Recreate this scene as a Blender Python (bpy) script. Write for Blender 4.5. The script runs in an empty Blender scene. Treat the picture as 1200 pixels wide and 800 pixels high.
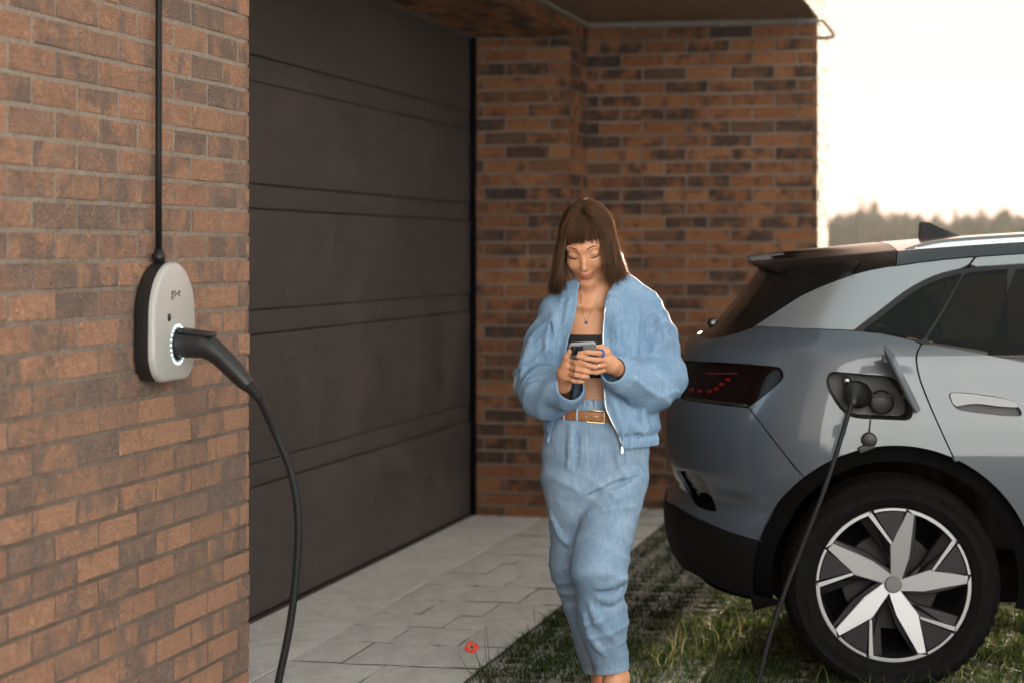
import bpy, bmesh, math, random
import numpy as np
from mathutils import Vector, Matrix, Euler, geometry
from math import sin, cos, pi, radians, sqrt, atan2

rng = random.Random(7)
npr = np.random.RandomState(7)
SC = bpy.context.scene
COL = SC.collection

# ------------------------------------------------------------------ camera
cam = bpy.data.cameras.new('camera')
cam.lens = 75.0
cam.sensor_width = 36.0
cam.shift_y = -104.0 / 1200.0
cam.clip_start = 0.1
cam.clip_end = 3000
cam.dof.use_dof = True
cam.dof.focus_distance = 6.8
cam.dof.aperture_fstop = 2.5
cam_o = bpy.data.objects.new('camera', cam)
cam_o.location = (0, 0, 1.5)
cam_o.rotation_euler = (radians(90), 0, 0)
COL.objects.link(cam_o)
SC.camera = cam_o

# ------------------------------------------------------------------ light
SUN_EL, SUN_AZ = radians(4.5), radians(16.0)       # low evening sun, behind and to the right
w = bpy.data.worlds.new('World')
SC.world = w
w.use_nodes = True
wn = w.node_tree.nodes
wn.clear()
out = wn.new('ShaderNodeOutputWorld')
bg = wn.new('ShaderNodeBackground')
sky = wn.new('ShaderNodeTexSky')
sky.sky_type = 'NISHITA'
sky.sun_disc = False
sky.sun_elevation = SUN_EL
sky.sun_rotation = SUN_AZ
sky.altitude = 50
sky.air_density = 0.5
sky.dust_density = 2.5
sky.ozone_density = 0.3
bg.inputs['Strength'].default_value = 0.09
# thin high veil: the glow round the sun levels off and the dome evens out, c / (c + k) per channel
ad = wn.new('ShaderNodeVectorMath'); ad.operation = 'ADD'
ad.inputs[1].default_value = (.36, .12, .05)
dv = wn.new('ShaderNodeVectorMath'); dv.operation = 'DIVIDE'
w.node_tree.links.new(sky.outputs[0], ad.inputs[0])
w.node_tree.links.new(sky.outputs[0], dv.inputs[0])
w.node_tree.links.new(ad.outputs[0], dv.inputs[1])
gn = wn.new('ShaderNodeVectorMath'); gn.operation = 'MULTIPLY'
gn.inputs[1].default_value = (1.0, .67, .54)
w.node_tree.links.new(dv.outputs[0], gn.inputs[0])
w.node_tree.links.new(gn.outputs[0], bg.inputs[0])
w.node_tree.links.new(bg.outputs[0], out.inputs[0])

sun = bpy.data.lights.new('sun', 'SUN')
sun.energy = 2.5
sun.angle = radians(3.0)
sun.color = (1.0, 0.80, 0.60)
sun_o = bpy.data.objects.new('sun', sun)
sd = Vector((sin(SUN_AZ) * cos(SUN_EL), cos(SUN_AZ) * cos(SUN_EL), sin(SUN_EL)))
sun_o.rotation_euler = sd.to_track_quat('Z', 'Y').to_euler()
sun_o.location = (6, 12, 6)
COL.objects.link(sun_o)

SC.view_settings.view_transform = 'Standard'
SC.view_settings.look = 'None'
SC.view_settings.exposure = 4.25
SC.view_settings.gamma = 1.0
SC.render.engine = 'CYCLES'

# ------------------------------------------------------------------ helpers
def link(o, parent=None):
    COL.objects.link(o)
    if parent is not None:
        o.parent = parent
    return o

def tag(o, label=None, cat=None, group=None, kind=None):
    if label: o['label'] = label
    if cat: o['category'] = cat
    if group: o['group'] = group
    if kind: o['kind'] = kind
    return o

def empty(name, loc=(0, 0, 0), rz=0.0, label=None, cat=None, group=None):
    o = bpy.data.objects.new(name, None)
    o.location = loc
    o.rotation_euler = (0, 0, rz)
    o.empty_display_size = 0.1
    link(o)
    return tag(o, label, cat, group)

def mesh(name, verts, faces, mat=None, smooth=False):
    me = bpy.data.meshes.new(name)
    if isinstance(verts, np.ndarray): verts = verts.tolist()
    if isinstance(faces, np.ndarray): faces = faces.tolist()
    me.from_pydata(verts, [], faces)
    if mat: me.materials.append(mat)
    if smooth:
        me.polygons.foreach_set('use_smooth', [True] * len(me.polygons))
    me.update()
    return me

def obj(name, verts, faces, mat=None, parent=None, smooth=False):
    return link(bpy.data.objects.new(name, mesh(name, verts, faces, mat, smooth)), parent)

def obj_bm(name, bm, mat=None, parent=None, smooth=False, angle=None):
    me = bpy.data.meshes.new(name)
    bmesh.ops.recalc_face_normals(bm, faces=bm.faces)
    bm.to_mesh(me)
    bm.free()
    if mat: me.materials.append(mat)
    if smooth:
        me.polygons.foreach_set('use_smooth', [True] * len(me.polygons))
        if angle is not None:
            me.set_sharp_from_angle(angle=radians(angle))
    return link(bpy.data.objects.new(name, me), parent)

def bm_box(bm, lo, hi, bevel=0.0, seg=1):
    r = bmesh.ops.create_cube(bm, size=1.0)
    vs = r['verts']
    lo, hi = Vector(lo), Vector(hi)
    for v in vs:
        v.co = Vector((lo[i] + (v.co[i] + .5) * (hi[i] - lo[i]) for i in range(3)))
    if bevel:
        es = list({e for v in vs for e in v.link_edges})
        bmesh.ops.bevel(bm, geom=es, offset=bevel, segments=seg, profile=.6, affect='EDGES')
    return bm

def box(name, lo, hi, mat, parent=None, bevel=0.0, seg=1):
    bm = bmesh.new()
    bm_box(bm, lo, hi, bevel, seg)
    return obj_bm(name, bm, mat, parent)

def frames(pts):
    """parallel transport frames along a polyline"""
    pts = [Vector(p) for p in pts]
    T = []
    for i in range(len(pts)):
        a, b = pts[max(i - 1, 0)], pts[min(i + 1, len(pts) - 1)]
        T.append((b - a).normalized())
    up = Vector((0, 0, 1)) if abs(T[0].z) < .9 else Vector((1, 0, 0))
    N = [(up - T[0] * up.dot(T[0])).normalized()]
    for i in range(1, len(pts)):
        v = N[-1] - T[i] * N[-1].dot(T[i])
        N.append(v.normalized())
    return pts, T, N

def tube_data(pts, r, seg=8, closed=False, caps=True):
    pts, T, N = frames(pts)
    if not hasattr(r, '__len__'): r = [r] * len(pts)
    V, Fc = [], []
    for p, t, nn, rr in zip(pts, T, N, r):
        b = t.cross(nn)
        for k in range(seg):
            a = 2 * pi * k / seg
            V.append(tuple(p + nn * (rr * cos(a)) + b * (rr * sin(a))))
    m = len(pts)
    for i in range(m - 1 + (1 if closed else 0)):
        j = (i + 1) % m
        for k in range(seg):
            k2 = (k + 1) % seg
            Fc.append((i * seg + k, i * seg + k2, j * seg + k2, j * seg + k))
    if caps and not closed:
        Fc.append(tuple(range(seg - 1, -1, -1)))
        Fc.append(tuple((m - 1) * seg + k for k in range(seg)))
    return V, Fc

def tube(name, pts, r, mat, parent=None, seg=8, closed=False):
    V, Fc = tube_data(pts, r, seg, closed)
    return obj(name, V, Fc, mat, parent, smooth=True)

def spline(pts, n=8):
    """Catmull-Rom through pts"""
    P = [Vector(p) for p in pts]
    P = [P[0] * 2 - P[1]] + P + [P[-1] * 2 - P[-2]]
    res = []
    for i in range(1, len(P) - 2):
        p0, p1, p2, p3 = P[i - 1], P[i], P[i + 1], P[i + 2]
        for k in range(n):
            t = k / n
            res.append(0.5 * ((2 * p1) + (p2 - p0) * t + (2 * p0 - 5 * p1 + 4 * p2 - p3) * t * t
                              + (3 * p1 - p0 - 3 * p2 + p3) * t ** 3))
    res.append(P[-2])
    return res

def merge(parts):
    V, Fc = [], []
    for v, f in parts:
        o = len(V)
        V += list(v)
        Fc += [tuple(i + o for i in q) for q in f]
    return V, Fc

def lathe_data(prof, seg=48, axis='y'):
    """profile of (radius, along) revolved round an axis"""
    V, Fc = [], []
    for (r, a) in prof:
        for k in range(seg):
            t = 2 * pi * k / seg
            if axis == 'y': V.append((r * cos(t), a, r * sin(t)))
            else: V.append((r * cos(t), r * sin(t), a))
    for i in range(len(prof) - 1):
        for k in range(seg):
            k2 = (k + 1) % seg
            Fc.append((i * seg + k, i * seg + k2, (i + 1) * seg + k2, (i + 1) * seg + k))
    return V, Fc

def prism_data(poly, y0, y1):
    """polygon in (x, z) extruded along y"""
    m = len(poly)
    V = [(x, y0, z) for x, z in poly] + [(x, y1, z) for x, z in poly]
    Fc = [tuple(range(m)), tuple(range(2 * m - 1, m - 1, -1))]
    for i in range(m):
        j = (i + 1) % m
        Fc.append((i, i + m, j + m, j))
    return V, Fc

# ------------------------------------------------------------------ materials
class NT:
    def __init__(s, name):
        s.m = bpy.data.materials.new(name)
        s.m.use_nodes = True
        s.t = s.m.node_tree
        s.n = s.t.nodes
        s.b = s.n['Principled BSDF']
    def node(s, typ, **kw):
        nd = s.n.new(typ)
        for k, v in kw.items():
            if k in nd.inputs.keys(): nd.inputs[k].default_value = v
            else: setattr(nd, k, v)
        return nd
    def l(s, a, b): s.t.links.new(a, b)
    def coord(s, kind='Object', scale=(1, 1, 1)):
        c = s.node('ShaderNodeTexCoord')
        mp = s.node('ShaderNodeMapping')
        mp.inputs['Scale'].default_value = scale
        s.l(c.outputs[kind], mp.inputs[0])
        return mp.outputs[0]
    def noise(s, vec, scale, detail=4, rough=.55, dist=0.0):
        nd = s.node('ShaderNodeTexNoise')
        nd.inputs['Scale'].default_value = scale
        nd.inputs['Detail'].default_value = detail
        nd.inputs['Roughness'].default_value = rough
        nd.inputs['Distortion'].default_value = dist
        if vec is not None: s.l(vec, nd.inputs['Vector'])
        return nd.outputs['Fac']
    def ramp(s, fac, stops):
        r = s.node('ShaderNodeValToRGB')
        el = r.color_ramp.elements
        while len(el) < len(stops): el.new(.5)
        for e, (p, c) in zip(el, stops):
            e.position = p
            e.color = (*c, 1) if len(c) == 3 else c
        s.l(fac, r.inputs[0])
        return r.outputs[0]
    def mix(s, fac, a, b, mode='MIX'):
        m = s.node('ShaderNodeMix', data_type='RGBA', blend_type=mode)
        for sock, v in ((m.inputs[0], fac), (m.inputs[6], a), (m.inputs[7], b)):
            if isinstance(v, (int, float)): sock.default_value = v
            elif isinstance(v, tuple): sock.default_value = (*v, 1)
            else: s.l(v, sock)
        return m.outputs[2]
    def math(s, op, a, b=None):
        m = s.node('ShaderNodeMath', operation=op)
        for sock, v in ((m.inputs[0], a), (m.inputs[1], b)):
            if v is None: continue
            if isinstance(v, (int, float)): sock.default_value = v
            else: s.l(v, sock)
        return m.outputs[0]
    def bump(s, h, strength=.5, dist=.005, prev=None):
        b = s.node('ShaderNodeBump')
        b.inputs['Strength'].default_value = strength
        b.inputs['Distance'].default_value = dist
        s.l(h, b.inputs['Height'])
        if prev is not None: s.l(prev, b.inputs['Normal'])
        return b.outputs[0]
    def set(s, **kw):
        names = dict(col='Base Color', rough='Roughness', metal='Metallic', normal='Normal', spec='Specular IOR Level',
                     coat='Coat Weight', coat_rough='Coat Roughness', sss='Subsurface Weight', em='Emission Color',
                     em_s='Emission Strength', trans='Transmission Weight', ior='IOR', sheen='Sheen Weight', alpha='Alpha',
                     aniso='Anisotropic')
        for k, v in kw.items():
            i = s.b.inputs[names[k]]
            if isinstance(v, tuple): i.default_value = (*v, 1)
            elif isinstance(v, (int, float)): i.default_value = v
            else: s.l(v, i)
        return s

def plain(name, col, rough=.5, metal=0.0, nscale=0.0, var=.15, bump=0.0, **kw):
    t = NT(name)
    if nscale:
        v = t.coord()
        f = t.noise(v, nscale, 5)
        t.set(col=t.ramp(f, [(.3, tuple(c * (1 - var) for c in col)), (.7, tuple(min(1, c * (1 + var)) for c in col))]))
        if bump: t.set(normal=t.bump(f, bump, .004))
    else:
        t.set(col=col)
    t.set(rough=rough, metal=metal, **kw)
    return t.m

def brick_material(name, rand, paler=0.0):
    t = NT(name)
    if rand == 'object':
        a = t.node('ShaderNodeAttribute', attribute_type='OBJECT', attribute_name='tone')
        r = a.outputs['Fac']
    else:
        g = t.node('ShaderNodeNewGeometry')
        r = g.outputs['Random Per Island']
    c = t.node('ShaderNodeTexCoord')
    # offset the pattern per brick
    if rand == 'object':
        off = t.node('ShaderNodeCombineXYZ')
        t.l(t.math('MULTIPLY', r, 37.0), off.inputs[0]); t.l(t.math('MULTIPLY', r, 91.0), off.inputs[2])
        add = t.node('ShaderNodeVectorMath', operation='ADD')
        mp = t.node('ShaderNodeMapping'); mp.inputs['Scale'].default_value = (.26, .03, .07); t.l(c.outputs['Object'], mp.inputs[0]); t.l(mp.outputs[0], add.inputs[0]); t.l(off.outputs[0], add.inputs[1])
        vec = add.outputs[0]
    else:
        vec = c.outputs['Object']
    base = t.ramp(r, [(0.0, (.33, .155, .082)), (.2, (.37, .178, .092)), (.4, (.285, .132, .070)), (.6, (.315, .142, .075)),
                      (.78, (.245, .120, .070)), (.9, (.20, .108, .070)), (1.0, (.15, .095, .070))])
    blot = t.noise(vec, 8.5, 3, .55)
    shiftd = t.math('ADD', blot, t.math('MULTIPLY', t.math('SUBTRACT', t.math('FRACT', t.math('MULTIPLY', r, 7.31)), .5), .30))
    dark = t.ramp(shiftd, [(.46, (0, 0, 0)), (.64, (1, 1, 1))])
    col = t.mix(t.math('MULTIPLY', dark, .86), base, (.062, .054, .055))
    fine = t.noise(vec, 230.0, 6, .75)
    col = t.mix(.6, col, t.ramp(fine, [(.3, (.55, .55, .55)), (.7, (1.3, 1.25, 1.2))]), 'MULTIPLY')
    mott = t.noise(vec, 38.0, 5, .7, .6)
    col = t.mix(.6, col, t.ramp(mott, [(.3, (.66, .64, .62)), (.68, (1.2, 1.18, 1.16))]), 'MULTIPLY')
    lime = t.ramp(t.noise(vec, 30.0, 6, .8, .5), [(.60, (0, 0, 0)), (.76, (1, 1, 1))])
    col = t.mix(t.math('MULTIPLY', lime, .30), col, (.46, .38, .32))
    wr = t.noise(vec, 44.0, 4, .62, 2.8)
    col = t.mix(.55, col, t.ramp(wr, [(.32, (.52, .50, .50)), (.50, (1.05, 1.05, 1.05)), (.7, (1.22, 1.2, 1.18))]), 'MULTIPLY')  # crinkle hollows darkened in colour, painted shade to bring out the bump
    nrm = t.bump(wr, 1.0, .022)
    nrm = t.bump(fine, .55, .003, nrm)
    if paler == 'attribute':
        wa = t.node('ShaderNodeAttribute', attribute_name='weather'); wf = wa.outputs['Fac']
    else: wf = paler
    if paler:
        pale = t.mix(.42, t.mix(1.0, col, (1.85, 1.9, 2.1), 'MULTIPLY'), (.47, .355, .285))  # paler, brighter copy of the same brick colour, used on the pier
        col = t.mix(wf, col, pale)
    t.set(col=col, rough=.92, normal=nrm, spec=.04)
    return t.m

M = {}
M['brick'] = brick_material('brick_clay', 'object')
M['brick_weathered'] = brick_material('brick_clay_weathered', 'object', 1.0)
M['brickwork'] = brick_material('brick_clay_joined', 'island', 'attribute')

def mk_mortar():
    t = NT('mortar')
    v = t.coord()
    n1 = t.noise(v, 2.6, 5); n2 = t.noise(v, 120.0, 5, .7); n3 = t.noise(v, 26.0, 5, .7)
    col = t.ramp(n1, [(.35, (.155, .12, .10)), (.65, (.25, .195, .16))])
    # paler towards the upper courses of the pier
    sep = t.node('ShaderNodeSeparateXYZ'); t.l(v, sep.inputs[0])
    hgt = t.ramp(t.math('ADD', t.math('MULTIPLY', sep.outputs[2], .3), t.math('MULTIPLY', n3, .5)), [(.50, (0, 0, 0)), (.80, (1, 1, 1))])
    near = t.ramp(t.math('MULTIPLY', sep.outputs[0], -1.0), [(.0, (0, 0, 0)), (.02, (1, 1, 1))])
    col = t.mix(t.math('MULTIPLY', t.math('MULTIPLY', hgt, near), .8), col, (.40, .335, .28))
    col = t.mix(.6, col, t.ramp(n2, [(.3, (.55, .55, .55)), (.7, (1.15, 1.15, 1.15))]), 'MULTIPLY')
    t.set(col=col, rough=.95, normal=t.bump(n3, .9, .012, t.bump(n2, .9, .005)), spec=.03)
    return t.m
M['mortar'] = mk_mortar()

def mk_concrete(name, c1, c2, stain=None, fine=70, spec=.12):
    t = NT(name)
    v = t.coord()
    n1 = t.noise(v, 1.6, 6, .6, .4); n2 = t.noise(v, fine, 6, .75); n3 = t.noise(v, 9.0, 6, .7, 1.2)
    col = t.ramp(n1, [(.3, c1), (.72, c2)])
    col = t.mix(.7, col, t.ramp(n2, [(.28, (.72, .72, .72)), (.72, (1.22, 1.22, 1.22))]), 'MULTIPLY')
    col = t.mix(.7, col, t.ramp(n3, [(.30, (.74, .735, .73)), (.6, (1.10, 1.10, 1.10))]), 'MULTIPLY')
    if stain:
        s = t.ramp(t.noise(v, 2.3, 4), [(.6, (0, 0, 0)), (.74, (1, 1, 1))])
        col = t.mix(t.math('MULTIPLY', s, .4), col, stain)
    t.set(col=col, rough=.88, normal=t.bump(n3, .5, .012, t.bump(n2, .6, .003)), spec=spec)
    return t.m
M['apron'] = mk_concrete('apron_concrete', (.58, .56, .54), (.70, .68, .66), (.50, .39, .28))
M['slab'] = mk_concrete('slab_stone', (.52, .50, .48), (.68, .66, .635))
M['paver'] = mk_concrete('paver_concrete', (.24, .228, .21), (.35, .335, .31))
M['joint'] = plain('joint_sand', (.14, .13, .115), 1.0, spec=0.0, nscale=40)
M['black_plastic'] = plain('black_plastic', (.007, .007, .0075), .45, nscale=250, var=.2, bump=.15)
M['rubber'] = plain('black_rubber', (.009, .009, .0095), .6, nscale=120, var=.25, spec=.3)
M['dark_void'] = plain('dark_cavity', (.004, .004, .0045), .9, spec=.0)
M['pipe'] = plain('galvanised_pipe', (.20, .19, .185), .5, metal=.1, nscale=30)
M['black_metal'] = plain('black_metal', (.010, .010, .011), .4, nscale=60)

def mk_door():
    t = NT('garage_door_paint')
    v = t.coord('Object', (1.1, 1, 34))
    v2 = t.coord()
    g = t.noise(v, 5.0, 8, .72, 1.0)
    f = t.noise(v2, 130.0, 5, .7)
    b = t.noise(v2, 2.2, 6, .62, .8)
    col = t.ramp(g, [(.3, (.020, .0192, .0205)), (.7, (.062, .059, .0615))])
    dust = t.ramp(b, [(.44, (0, 0, 0)), (.68, (1, 1, 1))])
    col = t.mix(t.math('MULTIPLY', dust, .38), col, (.105, .085, .072))
    col = t.mix(.7, col, t.ramp(f, [(.3, (.5, .5, .5)), (.7, (1.45, 1.4, 1.35))]), 'MULTIPLY')
    t.set(col=col, rough=t.ramp(b, [(.35, (.50,) * 3), (.65, (.66,) * 3)]), normal=t.bump(g, .5, .006, t.bump(f, .4, .002)), spec=.32)
    return t.m
M['door'] = mk_door()

# ------------------------------------------------------------------ ground
OX, OY = -.863, 7.009                     # outer corner of the brick pier beside the garage opening
DU = Vector((.2271, .9739)); DV = Vector((.9739, -.2271))
HOUSE_RZ = atan2(.9739, .2271)
CZ = .0791                                # brick course height
def hw(u, v, z=0.0):                      # house axes (along the garage front, outwards) to world
    return Vector((OX + DU.x * u + DV.x * v, OY + DU.y * u + DV.y * v, z))

def mk_field():
    t = NT('field_grass')
    v = t.coord()
    n1 = t.noise(v, .05, 5); n2 = t.noise(v, 3.0, 8, .7)
    col = t.ramp(n1, [(.35, (.055, .062, .022)), (.65, (.085, .082, .035))])
    col = t.mix(.7, col, t.ramp(n2, [(.3, (.5, .5, .45)), (.7, (1.3, 1.3, 1.2))]), 'MULTIPLY')
    t.set(col=col, rough=1.0, spec=0.0)
    return t.m
M['field'] = mk_field()
M['soil'] = mk_concrete('soil', (.030, .030, .015), (.05, .05, .026), spec=0.0)

def ground_sheet():
    # graded sheet: fine near the house, reaching the horizon
    xs = np.unique(np.concatenate([np.linspace(-600, -60, 8), np.linspace(-60, 60, 13), np.linspace(60, 600, 8)]))
    V = [(x, y, -.055) for y in xs for x in xs]
    m = len(xs)
    Fc = [(j * m + i, j * m + i + 1, (j + 1) * m + i + 1, (j + 1) * m + i) for j in range(m - 1) for i in range(m - 1)]
    tag(obj('ground', V, Fc, M['field']), 'dark green field grass stretching to the far treeline', kind='structure')
ground_sheet()
# ------------------------------------------------------------------ the brick house
house = empty('brick_house', (OX, OY, 0), HOUSE_RZ,
              'brown brick house with a deep garage opening and a projecting side wall under a balcony', 'house')
OPEN_U, RET_U, WING_V, REC, LINT, SOFF = 5.237, 5.756, 1.356, .575, 2.725, 2.86

def brick_mesh(seed):
    r = random.Random(seed)
    xs = [-.488, -.17, .17, .488]; zs = [-.455, .0, .455]
    V, idx = [], {}
    for j, z in enumerate(zs):
        for i, x in enumerate(xs):
            idx[i, j] = len(V)
            V.append((x + r.uniform(-.006, .006), r.uniform(-.02, .07), z + r.uniform(-.015, .015)))
    ring = [(0, 0), (1, 0), (2, 0), (3, 0), (3, 1), (3, 2), (2, 2), (1, 2), (0, 2), (0, 1)]
    xo = [-.5, -.17, .17, .5]; zo = [-.5, 0, .5]
    o1 = []
    for (i, j) in ring:
        o1.append(len(V))
        V.append((xo[i] + r.uniform(-.007, .003) * (1 if xo[i] > 0 else -1), .22 + r.uniform(0, .1),
                  zo[j] + r.uniform(-.03, .012) * (1 if zo[j] > 0 else -1)))
    o2 = []
    for k, (i, j) in enumerate(ring):
        o2.append(len(V)); V.append((V[o1[k]][0], 1.0, V[o1[k]][2]))
    Fc = []
    for j in range(2):
        for i in range(3):
            Fc.append((idx[i, j], idx[i + 1, j], idx[i + 1, j + 1], idx[i, j + 1]))
    for k in range(10):
        k2 = (k + 1) % 10
        a, b = idx[ring[k]], idx[ring[k2]]
        Fc.append((o1[k], o1[k2], b, a))
        Fc.append((o2[k], o2[k2], o1[k2], o1[k]))
    return V, Fc
BRICK_DATA = [brick_mesh(s) for s in range(14)]
BRICK_MESH = []
for v_, f_ in BRICK_DATA:
    me_ = mesh('brick', v_, f_, M['brick'])
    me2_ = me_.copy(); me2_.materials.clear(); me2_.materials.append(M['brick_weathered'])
    BRICK_MESH.append((me_, me2_))

BR = []        # every brick: (wall key, centre, right dir, normal, up, length, height)
def lay(key, org, right, normal, up, length, z0, z1, L, first_odd, first_even, kz=0):
    """running-bond courses; org is the end the joints are measured from"""
    org, right, normal, up = map(Vector, (org, right, normal, up))
    k0 = int(math.floor((z0 + .025) / CZ + .001)); k = k0
    while -.025 + k * CZ < z1 - .01:
        a = max(-.025 + k * CZ, z0); b = min(-.025 + (k + 1) * CZ, z1)
        s = (first_odd if k % 2 else first_even); e = 0.0
        edges = [0.0]
        while s < length - .02:
            edges.append(s); s += L
        edges.append(length)
        for i in range(len(edges) - 1):
            x0, x1 = edges[i], edges[i + 1]
            g = .0056 if key == 'pier' else .0042
            xa = x0 + (g if i else 0); xb = x1 - (g if i < len(edges) - 2 else 0)
            if xb - xa < .012: continue
            c = org + right * ((xa + xb) / 2) + up * ((a + b) / 2)
            BR.append((key, c, right, normal, up, xb - xa, (b - a) - .0095))
        k += 1

lay('pier', (0, 0, 0), (-1, 0, 0), (0, -1, 0), (0, 0, 1), 5.95, -.025, 4.2, .272, .100, .236)
lay('return', (OPEN_U, 0, 0), (0, 1, 0), (-1, 0, 0), (0, 0, 1), REC - .012, -.025, LINT - .003, .258, .245, .118)
lay('return', (OPEN_U + .03, 0, 0), (1, 0, 0), (0, -1, 0), (0, 0, 1), RET_U - OPEN_U - .03, -.025, SOFF - .002, .258, .10, .23)
lay('wing', (RET_U, -WING_V + .03, 0), (0, 1, 0), (-1, 0, 0), (0, 0, 1), WING_V - .03, -.025, SOFF - .002, .258, .09, .22)
lay('wing', (RET_U, -WING_V, 0), (1, 0, 0), (0, -1, 0), (0, 0, 1), .72, -.025, 4.2, .258, .12, .249)
lay('lintel', (OPEN_U + .028, 0, 0), (-1, 0, 0), (0, -1, 0), (0, 0, 1), OPEN_U + .028, LINT, 4.2, .258, .1, .23)
lay('lintel', (0, -.03, LINT), (1, 0, 0), (0, 0, -1), (0, 1, 0), OPEN_U - .002, 0.0, REC - .035, .258, .1, .23)
lay('balcony', (RET_U - .002, -WING_V, 0), (-1, 0, 0), (0, -1, 0), (0, 0, 1), 4.9, SOFF, 3.4, .258, .12, .249)
lay('pier', (.0, .0, 0), (0, 1, 0), (1, 0, 0), (0, 0, 1), REC, -.025, LINT, .258, .118, .245)

IN = .0034     # mortar set back behind the brick faces
walls = {}
walls['pier'] = box('wall', (-6, IN, -.3), (-IN, 4.0, 5.2), M['mortar'], house)
walls['return'] = box('wall', (OPEN_U + IN, IN, -.3), (RET_U + .001, 4.0, 5.2), M['mortar'], house)
walls['wing'] = box('wall', (RET_U + IN, -WING_V + IN, -.3), (RET_U + .72, 4.0, 5.199), M['mortar'], house)
walls['lintel'] = box('lintel', (-IN + .0005, IN, LINT + IN), (OPEN_U + IN - .0005, REC + .4, 5.198), M['mortar'], house)
def mk_soffit():
    t = NT('balcony_render')
    v = t.coord('Object', (1, 6, 1)); f = t.noise(v, 5.0, 6, .7, .8)
    t.set(col=t.ramp(f, [(.3, (.10, .062, .04)), (.7, (.17, .105, .068))]), rough=.8, normal=t.bump(f, .5, .01))
    return t.m
M['soffit'] = mk_soffit()
walls['balcony'] = box('balcony', (RET_U - 4.9, -WING_V + IN, SOFF), (RET_U + IN - .001, IN - .001, 3.4), M['soffit'], house)

def project(p):
    return 600 + 2500 * p.x / p.y, 296 - 2500 * (p.z - 1.5) / p.y
HM = Matrix.Translation((OX, OY, 0)) @ Matrix.Rotation(HOUSE_RZ, 4, 'Z')
cand, rest = [], []
for b in BR:
    key, c, right, nrm, up, ln, ht = b
    wp = HM @ c
    a_, b_ = project(HM @ (c - right * ln / 2)), project(HM @ (c + right * ln / 2))
    px, py = project(wp)
    area = abs(a_[0] - b_[0]) * ht * 2500 / wp.y
    facing = (HM.to_3x3() @ nrm).dot(Vector((0, 0, 1.5)) - wp) > 0
    vis = facing and -25 < px < 1225 and -12 < py < 812 and key != 'balcony'
    if vis and key in ('return', 'wing') and ((800 < px and py > 420) or (640 < px < 760 and py > 350)): vis = False   # behind the car and the person
    if vis and key == 'lintel': vis = False
    (cand if vis else rest).append((area, b))
cand.sort(key=lambda t: -t[0])
rest += cand[300:]
cand = cand[:300]
for i, (a_, (key, c, right, nrm, up, ln, ht)) in enumerate(cand):
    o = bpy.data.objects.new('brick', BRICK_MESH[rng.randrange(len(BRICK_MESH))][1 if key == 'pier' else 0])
    back = -nrm
    if rng.random() < .5: right_, up_ = right, up
    else: right_, up_ = -right, -up
    lift = rng.uniform(-.0012, .0022)
    m3 = Matrix((right_ * ln, back * .03, up_ * ht)).transposed().to_4x4()
    m3.translation = c + nrm * lift
    o.matrix_basis = m3
    o['tone'] = rng.random()
    link(o, walls[key])
BV, BF, BW = [], [], []
for a_, (key, c, right, nrm, up, ln, ht) in rest:
    dv, df = BRICK_DATA[rng.randrange(len(BRICK_DATA))]
    o_ = len(BV); lift = rng.uniform(-.0012, .0022); back = -nrm
    for (x, y, z) in dv:
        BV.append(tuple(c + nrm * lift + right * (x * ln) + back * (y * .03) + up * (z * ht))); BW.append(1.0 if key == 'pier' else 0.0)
    BF += [tuple(i + o_ for i in q) for q in df]
bwk = obj('brickwork', BV, BF, M['brickwork'], house)
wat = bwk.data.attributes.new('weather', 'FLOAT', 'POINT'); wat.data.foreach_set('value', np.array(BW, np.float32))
tag(bwk, 'smaller and farther bricks of the house walls', kind='stuff')

# garage door: sections and the narrow ribs between them
door = empty('garage_door', (0, 0, 0)); door.parent = house
tag(door, 'dark brown sectional garage door with pairs of horizontal ribs')
zs = [.012, .542, .639, 1.163, 1.264, 1.679, 1.78, 2.20, 2.307, LINT + .04]
for i in range(len(zs) - 1):
    rib = i % 2 == 1
    yf = REC + (.004 if rib else 0.0)
    bm = bmesh.new()
    bm_box(bm, (-.03, yf, zs[i] + .0016), (OPEN_U - .035, yf + .04, zs[i + 1] - .0016), .006, 3)
    obj_bm('panel', bm, M['door'], door, True, 40)
box('seal', (-.03, REC - .012, -.01), (OPEN_U - .04, REC + .03, .0115), M['rubber'], door, .004)
box('backing', (-.05, REC + .0445, -.05), (OPEN_U + .004, REC + .09, LINT + .06), M['dark_void'], door)
box('frame', (OPEN_U - .0345, REC - .03, -.02), (OPEN_U + .006, REC + .044, LINT + .055), M['dark_void'], door, .003)

# surface conduit under the balcony
pz, pr = SOFF - .036, .0115
pipe_pts = [(2.0, -.016, LINT + .115)] + [(RET_U - .10, -.016, LINT + .115), (RET_U - .03, -.03, LINT + .115), (RET_U - .0165, -.09, LINT + .116)]
pipe_pts += [(RET_U - .0165, -WING_V + .06, pz + .012), (RET_U - .0165, -WING_V - .012, pz + .013)]
pp = tube('conduit', pipe_pts, pr, M['pipe'], house, 10)
tube('conduit_end', [(RET_U - .0165, -WING_V - .012, pz + .013), (RET_U - .012, -WING_V - .03, pz + .008), (RET_U + .02, -WING_V - .085, pz - .06),
                     (RET_U + .02, -WING_V - .09, pz - .078), (RET_U + .03, -WING_V - .07, pz - .083), (RET_U + .05, -WING_V + .004, pz - .082)], .010, M['black_metal'], house, 8)
for vv in (-.80, -.28, -1.25):
    obj_b = box('pipe_clip', (RET_U - .034, vv - .009, pz - .008), (RET_U + .004, vv + .009, pz + .03), M['pipe'], house, .003)

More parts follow.
